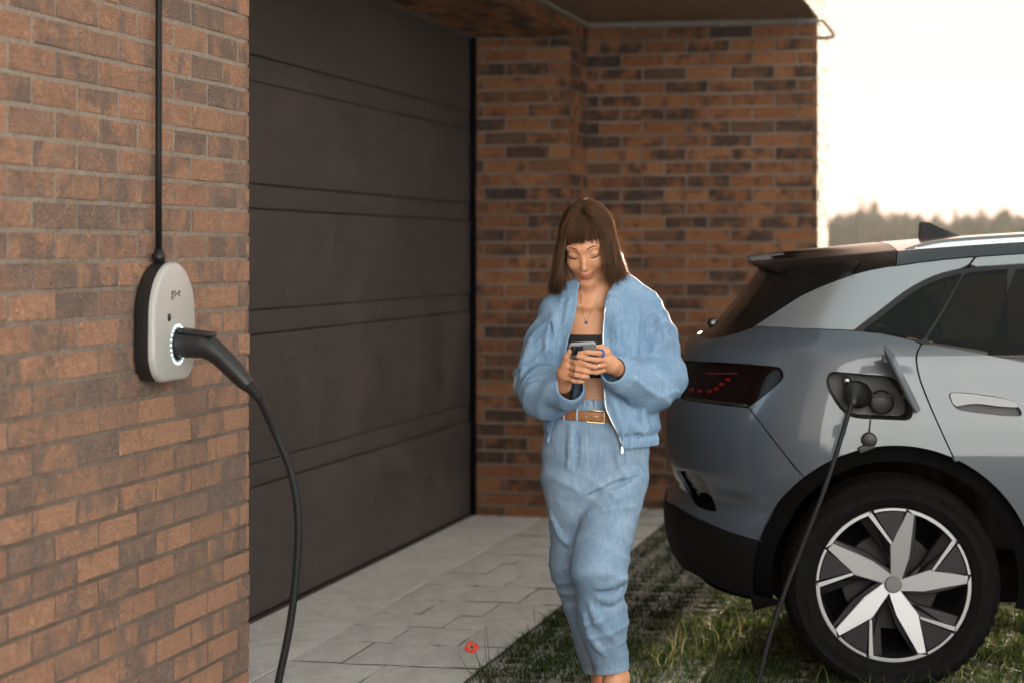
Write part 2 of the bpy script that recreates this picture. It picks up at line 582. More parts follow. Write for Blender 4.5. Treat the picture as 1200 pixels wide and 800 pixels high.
# ------------------------------------------------------------------ paving
def slab_mesh(seed, rough=.0022):
    r = random.Random(seed)
    n, m = 5, 5
    V, Fc = [], []
    for j in range(m):
        for i in range(n):
            x, y = i / (n - 1) - .5, j / (m - 1) - .5
            e = i in (0, n - 1) or j in (0, m - 1)
            V.append((x + (r.uniform(-.008, .008) if e else 0), y + (r.uniform(-.008, .008) if e else 0),
                      r.uniform(-rough, rough) - (.0012 if e else 0)))
    for j in range(m - 1):
        for i in range(n - 1):
            a = j * n + i
            Fc.append((a, a + 1, a + n + 1, a + n))
    ring = [i for i in range(n)] + [j * n + n - 1 for j in range(1, m)] + [(m - 1) * n + i for i in range(n - 2, -1, -1)] + [j * n for j in range(m - 2, 0, -1)]
    o = len(V)
    for q in ring: V.append((V[q][0], V[q][1], -.05))
    for k in range(len(ring)):
        k2 = (k + 1) % len(ring)
        Fc.append((ring[k], o + k, o + k2, ring[k2]))
    return V, Fc
SLABS = []
for s_ in range(8):
    me_ = mesh('paving_slab', *slab_mesh(s_), M['slab']); me_.materials.append(M['joint'])     # dirty flanks in the joints
    for f_ in me_.polygons:
        if abs(f_.normal.z) < .4: f_.material_index = 1
    SLABS.append(me_)

def sheet(name, lo, hi, z, mat, label, cat, nx=2, ny=2):
    V, Fc = [], []
    for j in range(ny):
        for i in range(nx):
            V.append((lo[0] + (hi[0] - lo[0]) * i / (nx - 1), -(lo[1] + (hi[1] - lo[1]) * j / (ny - 1)), z))
    for j in range(ny - 1):
        for i in range(nx - 1):
            a = j * nx + i
            Fc.append((a, a + nx, a + nx + 1, a + 1))
    o = obj(name, V, Fc, mat)
    o.location = (OX, OY, 0); o.rotation_euler = (0, 0, HOUSE_RZ)
    return tag(o, label, cat, kind='structure')

apron_v = -.15
ap = box('apron', (0, -apron_v + .008, -.2), (OPEN_U + .003, REC + .1, -.0035), M['apron'], None, .003)
ap.data.materials.append(M['joint'])
for f_ in ap.data.polygons:
    if f_.normal.z < .5: f_.material_index = 1
ap.location = (OX, OY, 0); ap.rotation_euler = (0, 0, HOUSE_RZ)
tag(ap, 'smooth pale concrete threshold strip along the foot of the garage door', 'concrete strip', kind='structure')

path = sheet('path', (-4, apron_v - .012), (RET_U + .02, .585), -.0075, M['joint'], 'grey stone slab path in front of the garage door', 'path')
path2 = sheet('pavement', (5.09, .585), (RET_U + .004, 7.0), -.0125, M['joint'], 'grey slab strip along the foot of the projecting wall', 'pavement')
def put_slab(parent, u0, u1, v0, v1):
    o = bpy.data.objects.new('paving_slab', SLABS[rng.randrange(len(SLABS))])
    o.location = ((u0 + u1) / 2, -(v0 + v1) / 2, rng.uniform(-.0022, .0022))
    o.rotation_euler = (rng.uniform(-.003, .003), rng.uniform(-.003, .003), 0)
    o.scale = (u1 - u0 - .005, v1 - v0 - .005, 1)
    link(o, parent)
u = -3.3
row = 0
while u < RET_U - .01:
    L_ = rng.choice([.30, .42, .36, .48])
    u1 = min(u + L_, RET_U - .002)
    if u < -.05 and u1 > -.05: u1 = 0.0
    cuts = [apron_v] + ([.10, .38] if row % 3 == 0 else [.22] if row % 3 == 1 else [.05, .31]) + [.573]
    lim = -.002
    for a_, b_ in zip(cuts[:-1], cuts[1:]):
        if u < 0 and a_ < .0: a_ = .012
        if u > OPEN_U - .1 and a_ < .0: a_ = .012
        if b_ - a_ > .04: put_slab(path, u, u1, a_, b_)
    u = u1; row += 1
v_ = .585
while v_ < 4.6:
    v1 = v_ + rng.choice([.36, .42, .48])
    put_slab(path2, 5.10, 5.42, v_, v1); put_slab(path2, 5.42, RET_U - .002, v_, v1)
    v_ = v1

turf = sheet('turf_paving', (-3.4, .573), (5.10, 7.0), -.018, M['soil'], 'dark soil bed of the grass paving under the car and the person', 'grass paving')
def lattice_mesh():
    cs, R = .1325, .052
    V, Fc = [], []
    for a in range(4):
        for b in range(3):
            cx, cy = (a - 1.5) * cs, (b - 1) * cs
            o = len(V)
            h = cs / 2 - .0015
            outer = [(h, 0), (h, h), (0, h), (-h, h), (-h, 0), (-h, -h), (0, -h), (h, -h)]
            for x, y in outer: V.append((cx + x, cy + y, -.004 if (a in (0, 3) or b in (0, 2)) else 0.0))
            for k in range(8):
                t = k * pi / 4
                r = R * (1.12 if k % 2 == 0 else .86)
                V.append((cx + r * cos(t), cy + r * sin(t), -.001))
            for k in range(8):
                t = k * pi / 4
                r = R * (1.02 if k % 2 == 0 else .78)
                V.append((cx + r * cos(t), cy + r * sin(t), -.035))
            for k in range(8):
                V.append((cx + outer[k][0], cy + outer[k][1], -.04))
            for k in range(8):
                k2 = (k + 1) % 8
                Fc.append((o + k, o + k2, o + 8 + k2, o + 8 + k))
                Fc.append((o + 8 + k, o + 8 + k2, o + 16 + k2, o + 16 + k))
                Fc.append((o + 24 + k, o + 24 + k2, o + k2, o + k))
    return V, Fc
LAT = mesh('grid_paver', *lattice_mesh(), M['paver'])
HOLES = []
bw, bh = .1325 * 4 + .004, .1325 * 3 + .004
iu = 0
nb = 0
while -3.2 + iu * bw < 5.0:
    iv = 0
    while .58 + (iv + 1) * bh < 4.75:
        u0 = -3.2 + iu * bw + bw / 2; v0 = .58 + iv * bh + bh / 2
        o = bpy.data.objects.new('grid_paver', LAT)
        o.location = (u0, -v0, rng.uniform(-.003, .003)); o.rotation_euler = (rng.uniform(-.006, .006), rng.uniform(-.006, .006), rng.choice([0, pi]))
        link(o, turf)
        for a in range(4):
            for b in range(3):
                HOLES.append((u0 + (a - 1.5) * .1325, v0 + (b - 1) * .1325))
        iv += 1; nb += 1
    iu += 1

# ------------------------------------------------------------------ grass
def mk_grass(name, stops):
    t = NT(name)
    g = t.node('ShaderNodeNewGeometry')
    t.set(col=t.ramp(g.outputs['Random Per Island'], stops), rough=.85, spec=.05)
    # thin leaves let light through
    tr = t.node('ShaderNodeBsdfTranslucent'); mx = t.node('ShaderNodeMixShader')
    mx.inputs[0].default_value = .18
    t.l(t.ramp(g.outputs['Random Per Island'], stops), tr.inputs[0])
    t.l(t.b.outputs[0], mx.inputs[1]); t.l(tr.outputs[0], mx.inputs[2])
    t.l(mx.outputs[0], t.n['Material Output'].inputs[0])
    return t.m
M['grass'] = mk_grass('grass_blades', [(0, (.014, .030, .007)), (.4, (.028, .050, .012)), (.75, (.046, .066, .018)), (.95, (.07, .078, .03)), (1, (.12, .115, .055))])
M['straw'] = mk_grass('dry_grass', [(0, (.035, .055, .018)), (.6, (.075, .085, .035)), (1, (.22, .20, .11))])

def blades(name, pos, hgt, wid, lean, mat, label, cat):
    N = len(pos)
    pos = np.asarray(pos); az = npr.uniform(0, 2 * pi, N); la = npr.uniform(0, 2 * pi, N)
    hgt = hgt[:, None]; ln = (lean * hgt[:, 0])[:, None]
    wv = np.stack([np.cos(az), np.sin(az), np.zeros(N)], 1) * (wid[:, None] / 2)
    lv = np.stack([np.cos(la), np.sin(la), np.zeros(N)], 1)
    up = np.array([[0, 0, 1.]])
    P0 = pos; P1 = pos + up * hgt * .55 + lv * ln * .3; P2 = pos + up * hgt * (1 - .25 * lean[:, None]) + lv * ln
    V = np.stack([P0 - wv, P0 + wv, P1 - wv * .8, P1 + wv * .8, P2], 1).reshape(-1, 3)
    b = np.arange(N)[:, None] * 5
    T = np.concatenate([b + [0, 1, 3], b + [0, 3, 2], b + [2, 3, 4]], 1).reshape(-1, 3)
    me = bpy.data.meshes.new(name)
    me.vertices.add(len(V)); me.vertices.foreach_set('co', V.astype(np.float32).ravel())
    me.loops.add(len(T) * 3); me.loops.foreach_set('vertex_index', T.astype(np.int32).ravel())
    me.polygons.add(len(T)); me.polygons.foreach_set('loop_start', np.arange(0, len(T) * 3, 3, dtype=np.int32))
    me.materials.append(mat)
    me.update(calc_edges=True)
    o = link(bpy.data.objects.new(name, me))
    return tag(o, label, cat, kind='stuff')

def grow():
    P, Hh = [], []
    def dens(u, v):
        d = .45 + .55 * min(1, max(0, (v - .70) / .7)) + .3 * sin(u * 3.1 + v * 2.3) * sin(u * 1.7 - v * 4.1)
        return max(.05, d)
    for (u, v) in HOLES:
        wpt = hw(u, v)
        px = 600 + 2500 * wpt.x / wpt.y
        if px < 400 or px > 2300: continue
        off = .55 if px > 1330 or wpt.y < 6.6 else 1.0
        d = dens(u, v)
        near = wpt.y < 9.5
        n = int((125 if near else 75) * (.30 + d) * rng.uniform(.5, 1.5) * off)
        hb = rng.uniform(.02, .05) * (.8 + .6 * d)
        for _ in range(n):
            r = .058 * sqrt(rng.random()) * (1.0 + .9 * d * d); t = rng.uniform(0, 2 * pi)
            q = hw(u + r * cos(t), v + r * sin(t), -.03)
            P.append(tuple(q)); Hh.append((.022 + hb * rng.uniform(.5, 1.4)) * (1 - 7 * max(0, r - .05)))
    P = np.array(P); Hh = np.array(Hh); N = len(P)
    blades('grass', P, Hh, npr.uniform(.003, .0060, N), npr.uniform(.2, 1.0, N), M['grass'],
           'short dark green grass growing through the concrete grid pavers', 'grass')
    return N
NG = grow()
def tall():
    P, Hh = [], []
    for k in range(260):
        cu, cv = rng.uniform(-.6, 1.9), rng.uniform(1.0, 3.6)
        wpt = hw(cu, cv)
        px, py = project(wpt)
        if not (735 < px < 1200 and py > 735): 
            if rng.random() > .12 or px < 700: continue
        if .3 < wpt.x - .0 < .42 and 6.85 < wpt.y < 7.2: continue
        for j in range(rng.randint(5, 16)):
            q = hw(cu + rng.gauss(0, .03), cv + rng.gauss(0, .03), -.03)
            P.append(tuple(q)); Hh.append(rng.uniform(.06, .17))
    P = np.array(P); Hh = np.array(Hh); N = len(P)
    blades('long_grass', P, Hh, npr.uniform(.002, .0042, N), npr.uniform(.15, .8, N), M['straw'],
           'longer pale grass stalks in front of the car wheel', 'grass')
tall()
# ------------------------------------------------------------------ the wall charger
def mk_led():
    t = NT('led_glow'); t.set(col=(.6, .85, .9), rough=.4, em=(.62, .92, 1.0), em_s=.28); return t.m
M['led'] = mk_led()
M['cover'] = plain('light_grey_plastic', (.43, .43, .42), .36, nscale=300, var=.03, bump=.03)
M['charcoal'] = plain('charcoal_plastic', (.012, .0123, .013), .45, nscale=300, var=.15, bump=.1)

cu, cz = -.80, 1.30
cw = hw(cu, 0)
chg = empty('wall_charger', (cw.x, cw.y, cz), HOUSE_RZ,
            'light grey and black rounded car charger mounted on the brick wall, ringed with small lights', 'charger')
def charger_outline(inset, n=12):
    W_, T_, Bz = .16 - inset, .172 - inset, -.172 + inset
    P = []
    rt, rb = .158 - inset, max(.085 - inset, .02)
    for k in range(n * 2 + 1):                       # top half circle, right to left
        a = pi * k / (2 * n); P.append((rt * cos(a), T_ - rt + rt * sin(a)))
    for k in range(n + 1):
        a = pi + pi / 2 * k / n; P.append((-W_ + rb + rb * cos(a), Bz + rb + rb * sin(a)))
    for k in range(n + 1):
        a = 1.5 * pi + pi / 2 * k / n; P.append((W_ - rb + rb * cos(a), Bz + rb + rb * sin(a)))
    return P
def shell(name, rings, mat, parent):
    V, Fc = [], []
    m = None
    for (inset, y) in rings:
        P = charger_outline(inset); m = len(P)
        V += [(x, y, z) for x, z in P]
    for i in range(len(rings) - 1):
        for k in range(m):
            k2 = (k + 1) % m
            Fc.append((i * m + k, i * m + k2, (i + 1) * m + k2, (i + 1) * m + k))
    o = (len(rings) - 1) * m
    Fc.append(tuple(o + k for k in range(m)))
    bm = bmesh.new(); me = mesh('t', V, Fc); bm.from_mesh(me); bpy.data.meshes.remove(me)
    return obj_bm(name, bm, mat, parent, True, 42)
shell('back_box', [(.012, .0), (.004, -.004), (.0, -.010), (.0, -.046)], M['charcoal'], chg)
shell('front_cover', [(.002, -.0465), (.0, -.048), (.0, -.058), (.002, -.0625), (.006, -.0655), (.012, -.067)], M['cover'], chg)
v_, f_ = lathe_data([(.0001, -.0695), (.010, -.0693), (.012, -.068), (.0125, -.0655)], 20)
bt = obj('button', [(x - .05, y, z + .012) for x, y, z in v_], f_, M['black_plastic'], chg, True)
sx, sz = .018, -.068
v_, f_ = lathe_data([(.0001, -.070), (.040, -.0705), (.0455, -.0695), (.047, -.066)], 32)
obj('socket', [(x + sx, y, z + sz) for x, y, z in v_], f_, M['black_plastic'], chg, True)
parts = []
for k in range(24):
    a = 2 * pi * k / 24
    v_, f_ = lathe_data([(.0001, -.0692), (.0024, -.0690), (.0032, -.0668)], 8)
    parts.append(([(x + sx + .056 * cos(a), y, z + sz + .056 * sin(a)) for x, y, z in v_], f_))
v_, f_ = merge(parts)
tag(obj('light_ring', v_, f_, M['led'], chg, True), 'ring of small cyan lights around the socket')
def text_mesh(name, body, size, mat, parent, loc, rot, squash=1.0):
    cu_ = bpy.data.curves.new(name, 'FONT'); cu_.body = body; cu_.size = size
    cu_.align_x = 'CENTER'; cu_.align_y = 'CENTER'; cu_.extrude = .0006; cu_.resolution_u = 4
    to = bpy.data.objects.new(name, cu_)
    COL.objects.link(to)
    dg = bpy.context.evaluated_depsgraph_get()
    me = bpy.data.meshes.new_from_object(to.evaluated_get(dg))
    bpy.data.objects.remove(to)
    me.name = name; me.materials.clear(); me.materials.append(mat)
    o = link(bpy.data.objects.new(name, me), parent)
    o.location = loc; o.rotation_euler = rot; o.scale = (squash, 1, 1)
    return o
M['print'] = plain('dark_print', (.05, .05, .055), .5)
text_mesh('lettering', 'go-e', .040, M['print'], chg, (.0, -.0673, .083), (pi / 2, 0, 0), 1.0)
tube('cable_gland', [(-.03, -.026, .160), (-.03, -.026, .176), (-.03, -.026, .178), (-.03, -.026, .196), (-.03, -.026, .197), (-.03, -.026, .208)], [.017, .017, .020, .020, .014, .013], M['black_plastic'], chg, 16)
# supply cable running up the wall
cb = tube('power_cable', [hw(cu - .03, .026, cz + .205), hw(cu - .03, .026, 1.8), hw(cu - .03, .0265, 2.2), hw(cu - .03, .026, 2.9)], .0098, M['rubber'], None, 12)
tag(cb, 'straight black supply cable running up the brick wall above the charger', 'cable')

# ------------------------------------------------------------------ charging cable with its two plugs
def wl(x, y, z):               # charger axes to world
    return HM @ Vector((cu + x, y, cz + z))
cab = empty('charging_cable', tuple(hw(-.3, .9)), HOUSE_RZ, 'thick black charging cable looping from the wall charger to the car', 'charging cable')
inv = (Matrix.Translation(hw(-.3, .9)) @ Matrix.Rotation(HOUSE_RZ, 4, 'Z')).inverted()
def loc_c(p): return inv @ Vector(p)
gp = [(-.068, -.068), (-.073, -.068), (-.074, -.068), (-.115, -.068), (-.142, -.070), (-.166, -.079), (-.196, -.100), (-.236, -.137), (-.268, -.169), (-.286, -.187)]
gr = [.040, .043, .039, .0385, .0375, .0345, .0305, .0285, .0255, .0205]
path_pts = spline([wl(sx, y, z) for y, z in gp], 4)
rr = np.interp(np.linspace(0, len(gp) - 1, len(path_pts)), range(len(gp)), gr)
tube('charger_plug', [loc_c(p) for p in path_pts], list(rr), M['charcoal'], cab, 24)
# thumb latch plate on top
bm = bmesh.new()
bm_box(bm, (sx - .028, -.178, -.032), (sx + .028, -.074, -.018), .005, 2)
me_ = bpy.data.meshes.new('latch'); 
for v in bm.verts:
    v.co.z += (-.070 - v.co.y) * -.13 + (.006 if abs(v.co.x - sx) < .02 else 0)
    wpt = wl(*v.co); v.co = loc_c(wpt)
obj_bm('latch', bm, M['charcoal'], cab, True, 35)
# ribbed strain relief
st = [wl(sx, -.284 - .0062 * k, -.185 - .0066 * k) for k in range(7)]
V_, R_ = [], []
for k in range(25):
    t = k / 24
    V_.append(loc_c(st[0].lerp(st[-1], t))); R_.append((.0185 - .005 * t) * (1.0 if k % 3 else .82))
tube('strain_relief', V_, R_, M['rubber'], cab, 14)
def wp(px, py, Y): return Vector(((px - 600) / 2500 * Y, Y, 1.5 - (py - 296) / 2500 * Y))
cab_pts = [wl(sx, -.318, -.222), (-.676, 6.1, .985), (-.633, 6.09, .881), (-.61, 6.08, .761), (-.612, 6.07, .616), (-.63, 6.06, .448), (-.663, 6.05, .28),
           (-.69, 6.05, .13), (-.66, 6.08, .035), (-.52, 6.15, .012), (-.2, 6.25, .012), (.15, 6.45, .012), (.5, 6.85, .012), (.70, 7.07, .012), (.765, 7.12, .025),
           (.819, 7.13, .063), (.856, 7.13, .199), (.904, 7.13, .348), (.958, 7.13, .49), (1.015, 7.13, .633), (1.068, 7.14, .775), (1.111, 7.16, .901), (1.137, 7.175, .978), (1.153, 7.20, 1.008)]
sp_ = spline(cab_pts, 8)
tube('cable', [loc_c(p) for p in sp_], list(np.interp(np.linspace(0, 1, len(sp_)), [0, .35, .6, 1], [.0112, .0112, .0085, .0082])), M['rubber'], cab, 12)
cplug = [(1.146, 7.175, .990), (1.152, 7.196, 1.006), (1.154, 7.2, 1.008), (1.157, 7.215, 1.012), (1.158, 7.216, 1.0125), (1.166, 7.255, 1.018), (1.167, 7.256, 1.018), (1.175, 7.31, 1.022)]
tube('car_plug', [loc_c(p) for p in cplug], [.012, .013, .018, .0195, .027, .029, .040, .041], M['charcoal'], cab, 22)

# ------------------------------------------------------------------ the car
def mk_paint():
    t = NT('car_paint')
    v = t.coord()
    f = t.noise(v, 2200.0, 2, .6)
    t.set(col=t.ramp(f, [(.35, (.050, .062, .080)), (.65, (.070, .084, .106))]), metal=.15, rough=.40, coat=.75, coat_rough=.03, spec=.5)
    return t.m
M['paint'] = mk_paint()
def mk_silver():
    t = NT('silver_paint')
    v = t.coord(); f = t.noise(v, 2200.0, 2, .6)
    t.set(col=t.ramp(f, [(.35, (.27, .29, .315)), (.65, (.34, .36, .385))]), metal=.5, rough=.32, coat=1.0, coat_rough=.03)
    return t.m
M['silver'] = mk_silver()
M['gloss_black'] = plain('gloss_black', (.005, .005, .0055), .16, spec=.45)
M['spoiler_black'] = plain('spoiler_black', (.006, .0055, .0055), .28, spec=.30)
M['roof_paint'] = plain('dark_roof_paint', (.012, .014, .018), .25, metal=.3, coat=1.0, coat_rough=.03)
M['glass'] = plain('tinted_glass', (.010, .008, .007), .02, spec=.42)
def mk_glass():
    t = NT('tinted_glass')
    n = t.n; tr = t.node('ShaderNodeBsdfTransparent'); tr.inputs[0].default_value = (.20, .165, .13, 1)
    gl = t.node('ShaderNodeBsdfGlossy'); gl.inputs['Roughness'].default_value = .015
    fr = t.node('ShaderNodeFresnel'); fr.inputs[0].default_value = 1.36
    mx = t.node('ShaderNodeMixShader')
    t.l(fr.outputs[0], mx.inputs[0]); t.l(tr.outputs[0], mx.inputs[1]); t.l(gl.outputs[0], mx.inputs[2])
    t.l(mx.outputs[0], n['Material Output'].inputs[0])
    return t.m
M['glass'] = mk_glass()
M['seat'] = plain('seat_cloth', (.012, .011, .0105), .8, nscale=60)
M['trim'] = plain('black_trim', (.0065, .0065, .007), .42, nscale=200, var=.2)
M['cladding'] = plain('textured_cladding', (.0055, .0055, .006), .6, nscale=400, var=.3, bump=.5, spec=.10)
M['chrome'] = plain('satin_chrome', (.24, .25, .26), .24, metal=1.0)
M['handle_silver'] = plain('handle_silver', (.16, .165, .17), .38, metal=.5)
M['machined'] = plain('machined_alloy', (.36, .365, .375), .34, metal=.7)
M['alloy_dark'] = plain('dark_alloy', (.012, .012, .0135), .4, metal=.2, spec=.3)
M['tyre'] = plain('tyre_rubber', (.0058, .0058, .0062), .75, nscale=60, var=.4, bump=.15, spec=.05)
M['disc'] = plain('brake_disc', (.012, .0115, .011), .7, metal=.0, nscale=30)
M['lamp_glass'] = plain('lamp_glass', (.004, .0015, .0015), .09, spec=.10)
def mk_red():
    t = NT('red_lens'); t.set(col=(.06, .002, .002), rough=.35, em=(1.0, .03, .02), em_s=.002, spec=.2); return t.m
M['red'] = mk_red()
M['dull_red'] = plain('dark_red_lens', (.10, .008, .008), .2, coat=1.0)
# ------------------------------------------------------------------ the car's outer surface (car axes: x forward, y away from the near side, z up)
def pchip(xs, ys):
    xs = np.array(xs, float); ys = np.array(ys, float)
    h = np.diff(xs); dl = np.diff(ys) / h
    m = np.zeros(len(xs)); m[0] = dl[0]; m[-1] = dl[-1]
    for i in range(1, len(xs) - 1):
        if dl[i - 1] * dl[i] > 0:
            w1 = 2 * h[i] + h[i - 1]; w2 = h[i] + 2 * h[i - 1]
            m[i] = (w1 + w2) / (w1 / dl[i - 1] + w2 / dl[i])
    def f(x):
        x = np.clip(np.asarray(x, float), xs[0], xs[-1])
        i = np.clip(np.searchsorted(xs, x) - 1, 0, len(h) - 1)
        t = (x - xs[i]) / h[i]
        return ((1 + 2 * t) * (1 - t) ** 2 * ys[i] + t * (1 - t) ** 2 * h[i] * m[i]
                + t * t * (3 - 2 * t) * ys[i + 1] + t * t * (t - 1) * h[i] * m[i + 1])
    return f
# half width by height, rear end by height, front end by height, rear corner length by height
W_Z = pchip([.10, .20, .30, .42, .55, .68, .80, .90, .98, 1.05, 1.12, 1.18, 1.22, 1.26, 1.32, 1.40, 1.47, 1.53, 1.60],
            [.80, .855, .885, .905, .918, .926, .929, .926, .917, .908, .898, .880, .855, .826, .788, .738, .690, .645, .57])
R_Z = pchip([.10, .20, .30, .40, .50, .56, .62, .68, .75, .85, .95, 1.04, 1.12, 1.16, 1.20, 1.30, 1.39, 1.45, 1.53, 1.60],
            [-.50, -.60, -.69, -.75, -.765, -.758, -.715, -.745, -.765, -.77, -.755, -.727, -.695, -.672, -.60, -.505, -.432, -.385, -.20, .0])
F_Z = pchip([.10, .25, .40, .60, .75, .90, 1.0, 1.10, 1.2, 1.35, 1.5, 1.6],
            [3.45, 3.58, 3.62, 3.60, 3.54, 3.36, 2.95, 2.35, 2.10, 1.72, 1.35, 1.1])
C_Z = pchip([.1, .5, .9, 1.1, 1.2, 1.3, 1.45, 1.6], [.55, .60, .62, .62, .58, .55, .50, .45])
def car_F(x, y, z):
    w = W_Z(z); r = R_Z(z); f = F_Z(z); c = C_Z(z)
    t = np.clip((x - r) / c, None, 1.0); s = np.clip((f - x) / .75, None, 1.0)
    a = np.clip(1 - t, 0, None) ** 2.3 + np.clip(1 - s, 0, None) ** 2.3
    return a + (np.abs(y) / w) ** 2.7 - 1
AXX = .95                                           # chart: angle about a vertical axis inside the cabin, and height
def car_pt(phi, z):
    phi = np.asarray(phi, float); z = np.asarray(z, float)
    dx, dy = -np.sin(phi), -np.cos(phi)
    lo = np.zeros(np.broadcast(phi, z).shape); hi = lo + 3.9
    for _ in range(42):
        mid = (lo + hi) / 2
        ins = car_F(AXX + dx * mid, dy * mid, z) < 0
        lo = np.where(ins, mid, lo); hi = np.where(ins, hi, mid)
    return np.stack([AXX + dx * lo, dy * lo, z + 0 * lo], -1)
def car_nrm(P):
    e = 2e-3
    x, y, z = P[..., 0], P[..., 1], P[..., 2]
    g = np.stack([car_F(x + e, y, z) - car_F(x - e, y, z), car_F(x, y + e, z) - car_F(x, y - e, z), car_F(x, y, z + e) - car_F(x, y, z - e)], -1)
    return g / np.linalg.norm(g, axis=-1, keepdims=True)
def side_phi(x, z):
    """chart angle of the near-side surface point with this x and z"""
    x = np.asarray(x, float); z = np.asarray(z, float)
    w = W_Z(z); r = R_Z(z); f = F_Z(z); c = C_Z(z)
    t = np.clip((x - r) / c, None, 1.0); s = np.clip((f - x) / .75, None, 1.0)
    a = np.clip(1 - t, 0, None) ** 2.3 + np.clip(1 - s, 0, None) ** 2.3
    y = -w * np.clip(1 - a, 1e-6, None) ** (1 / 2.7)
    return np.arctan2(-(x - AXX), -y)

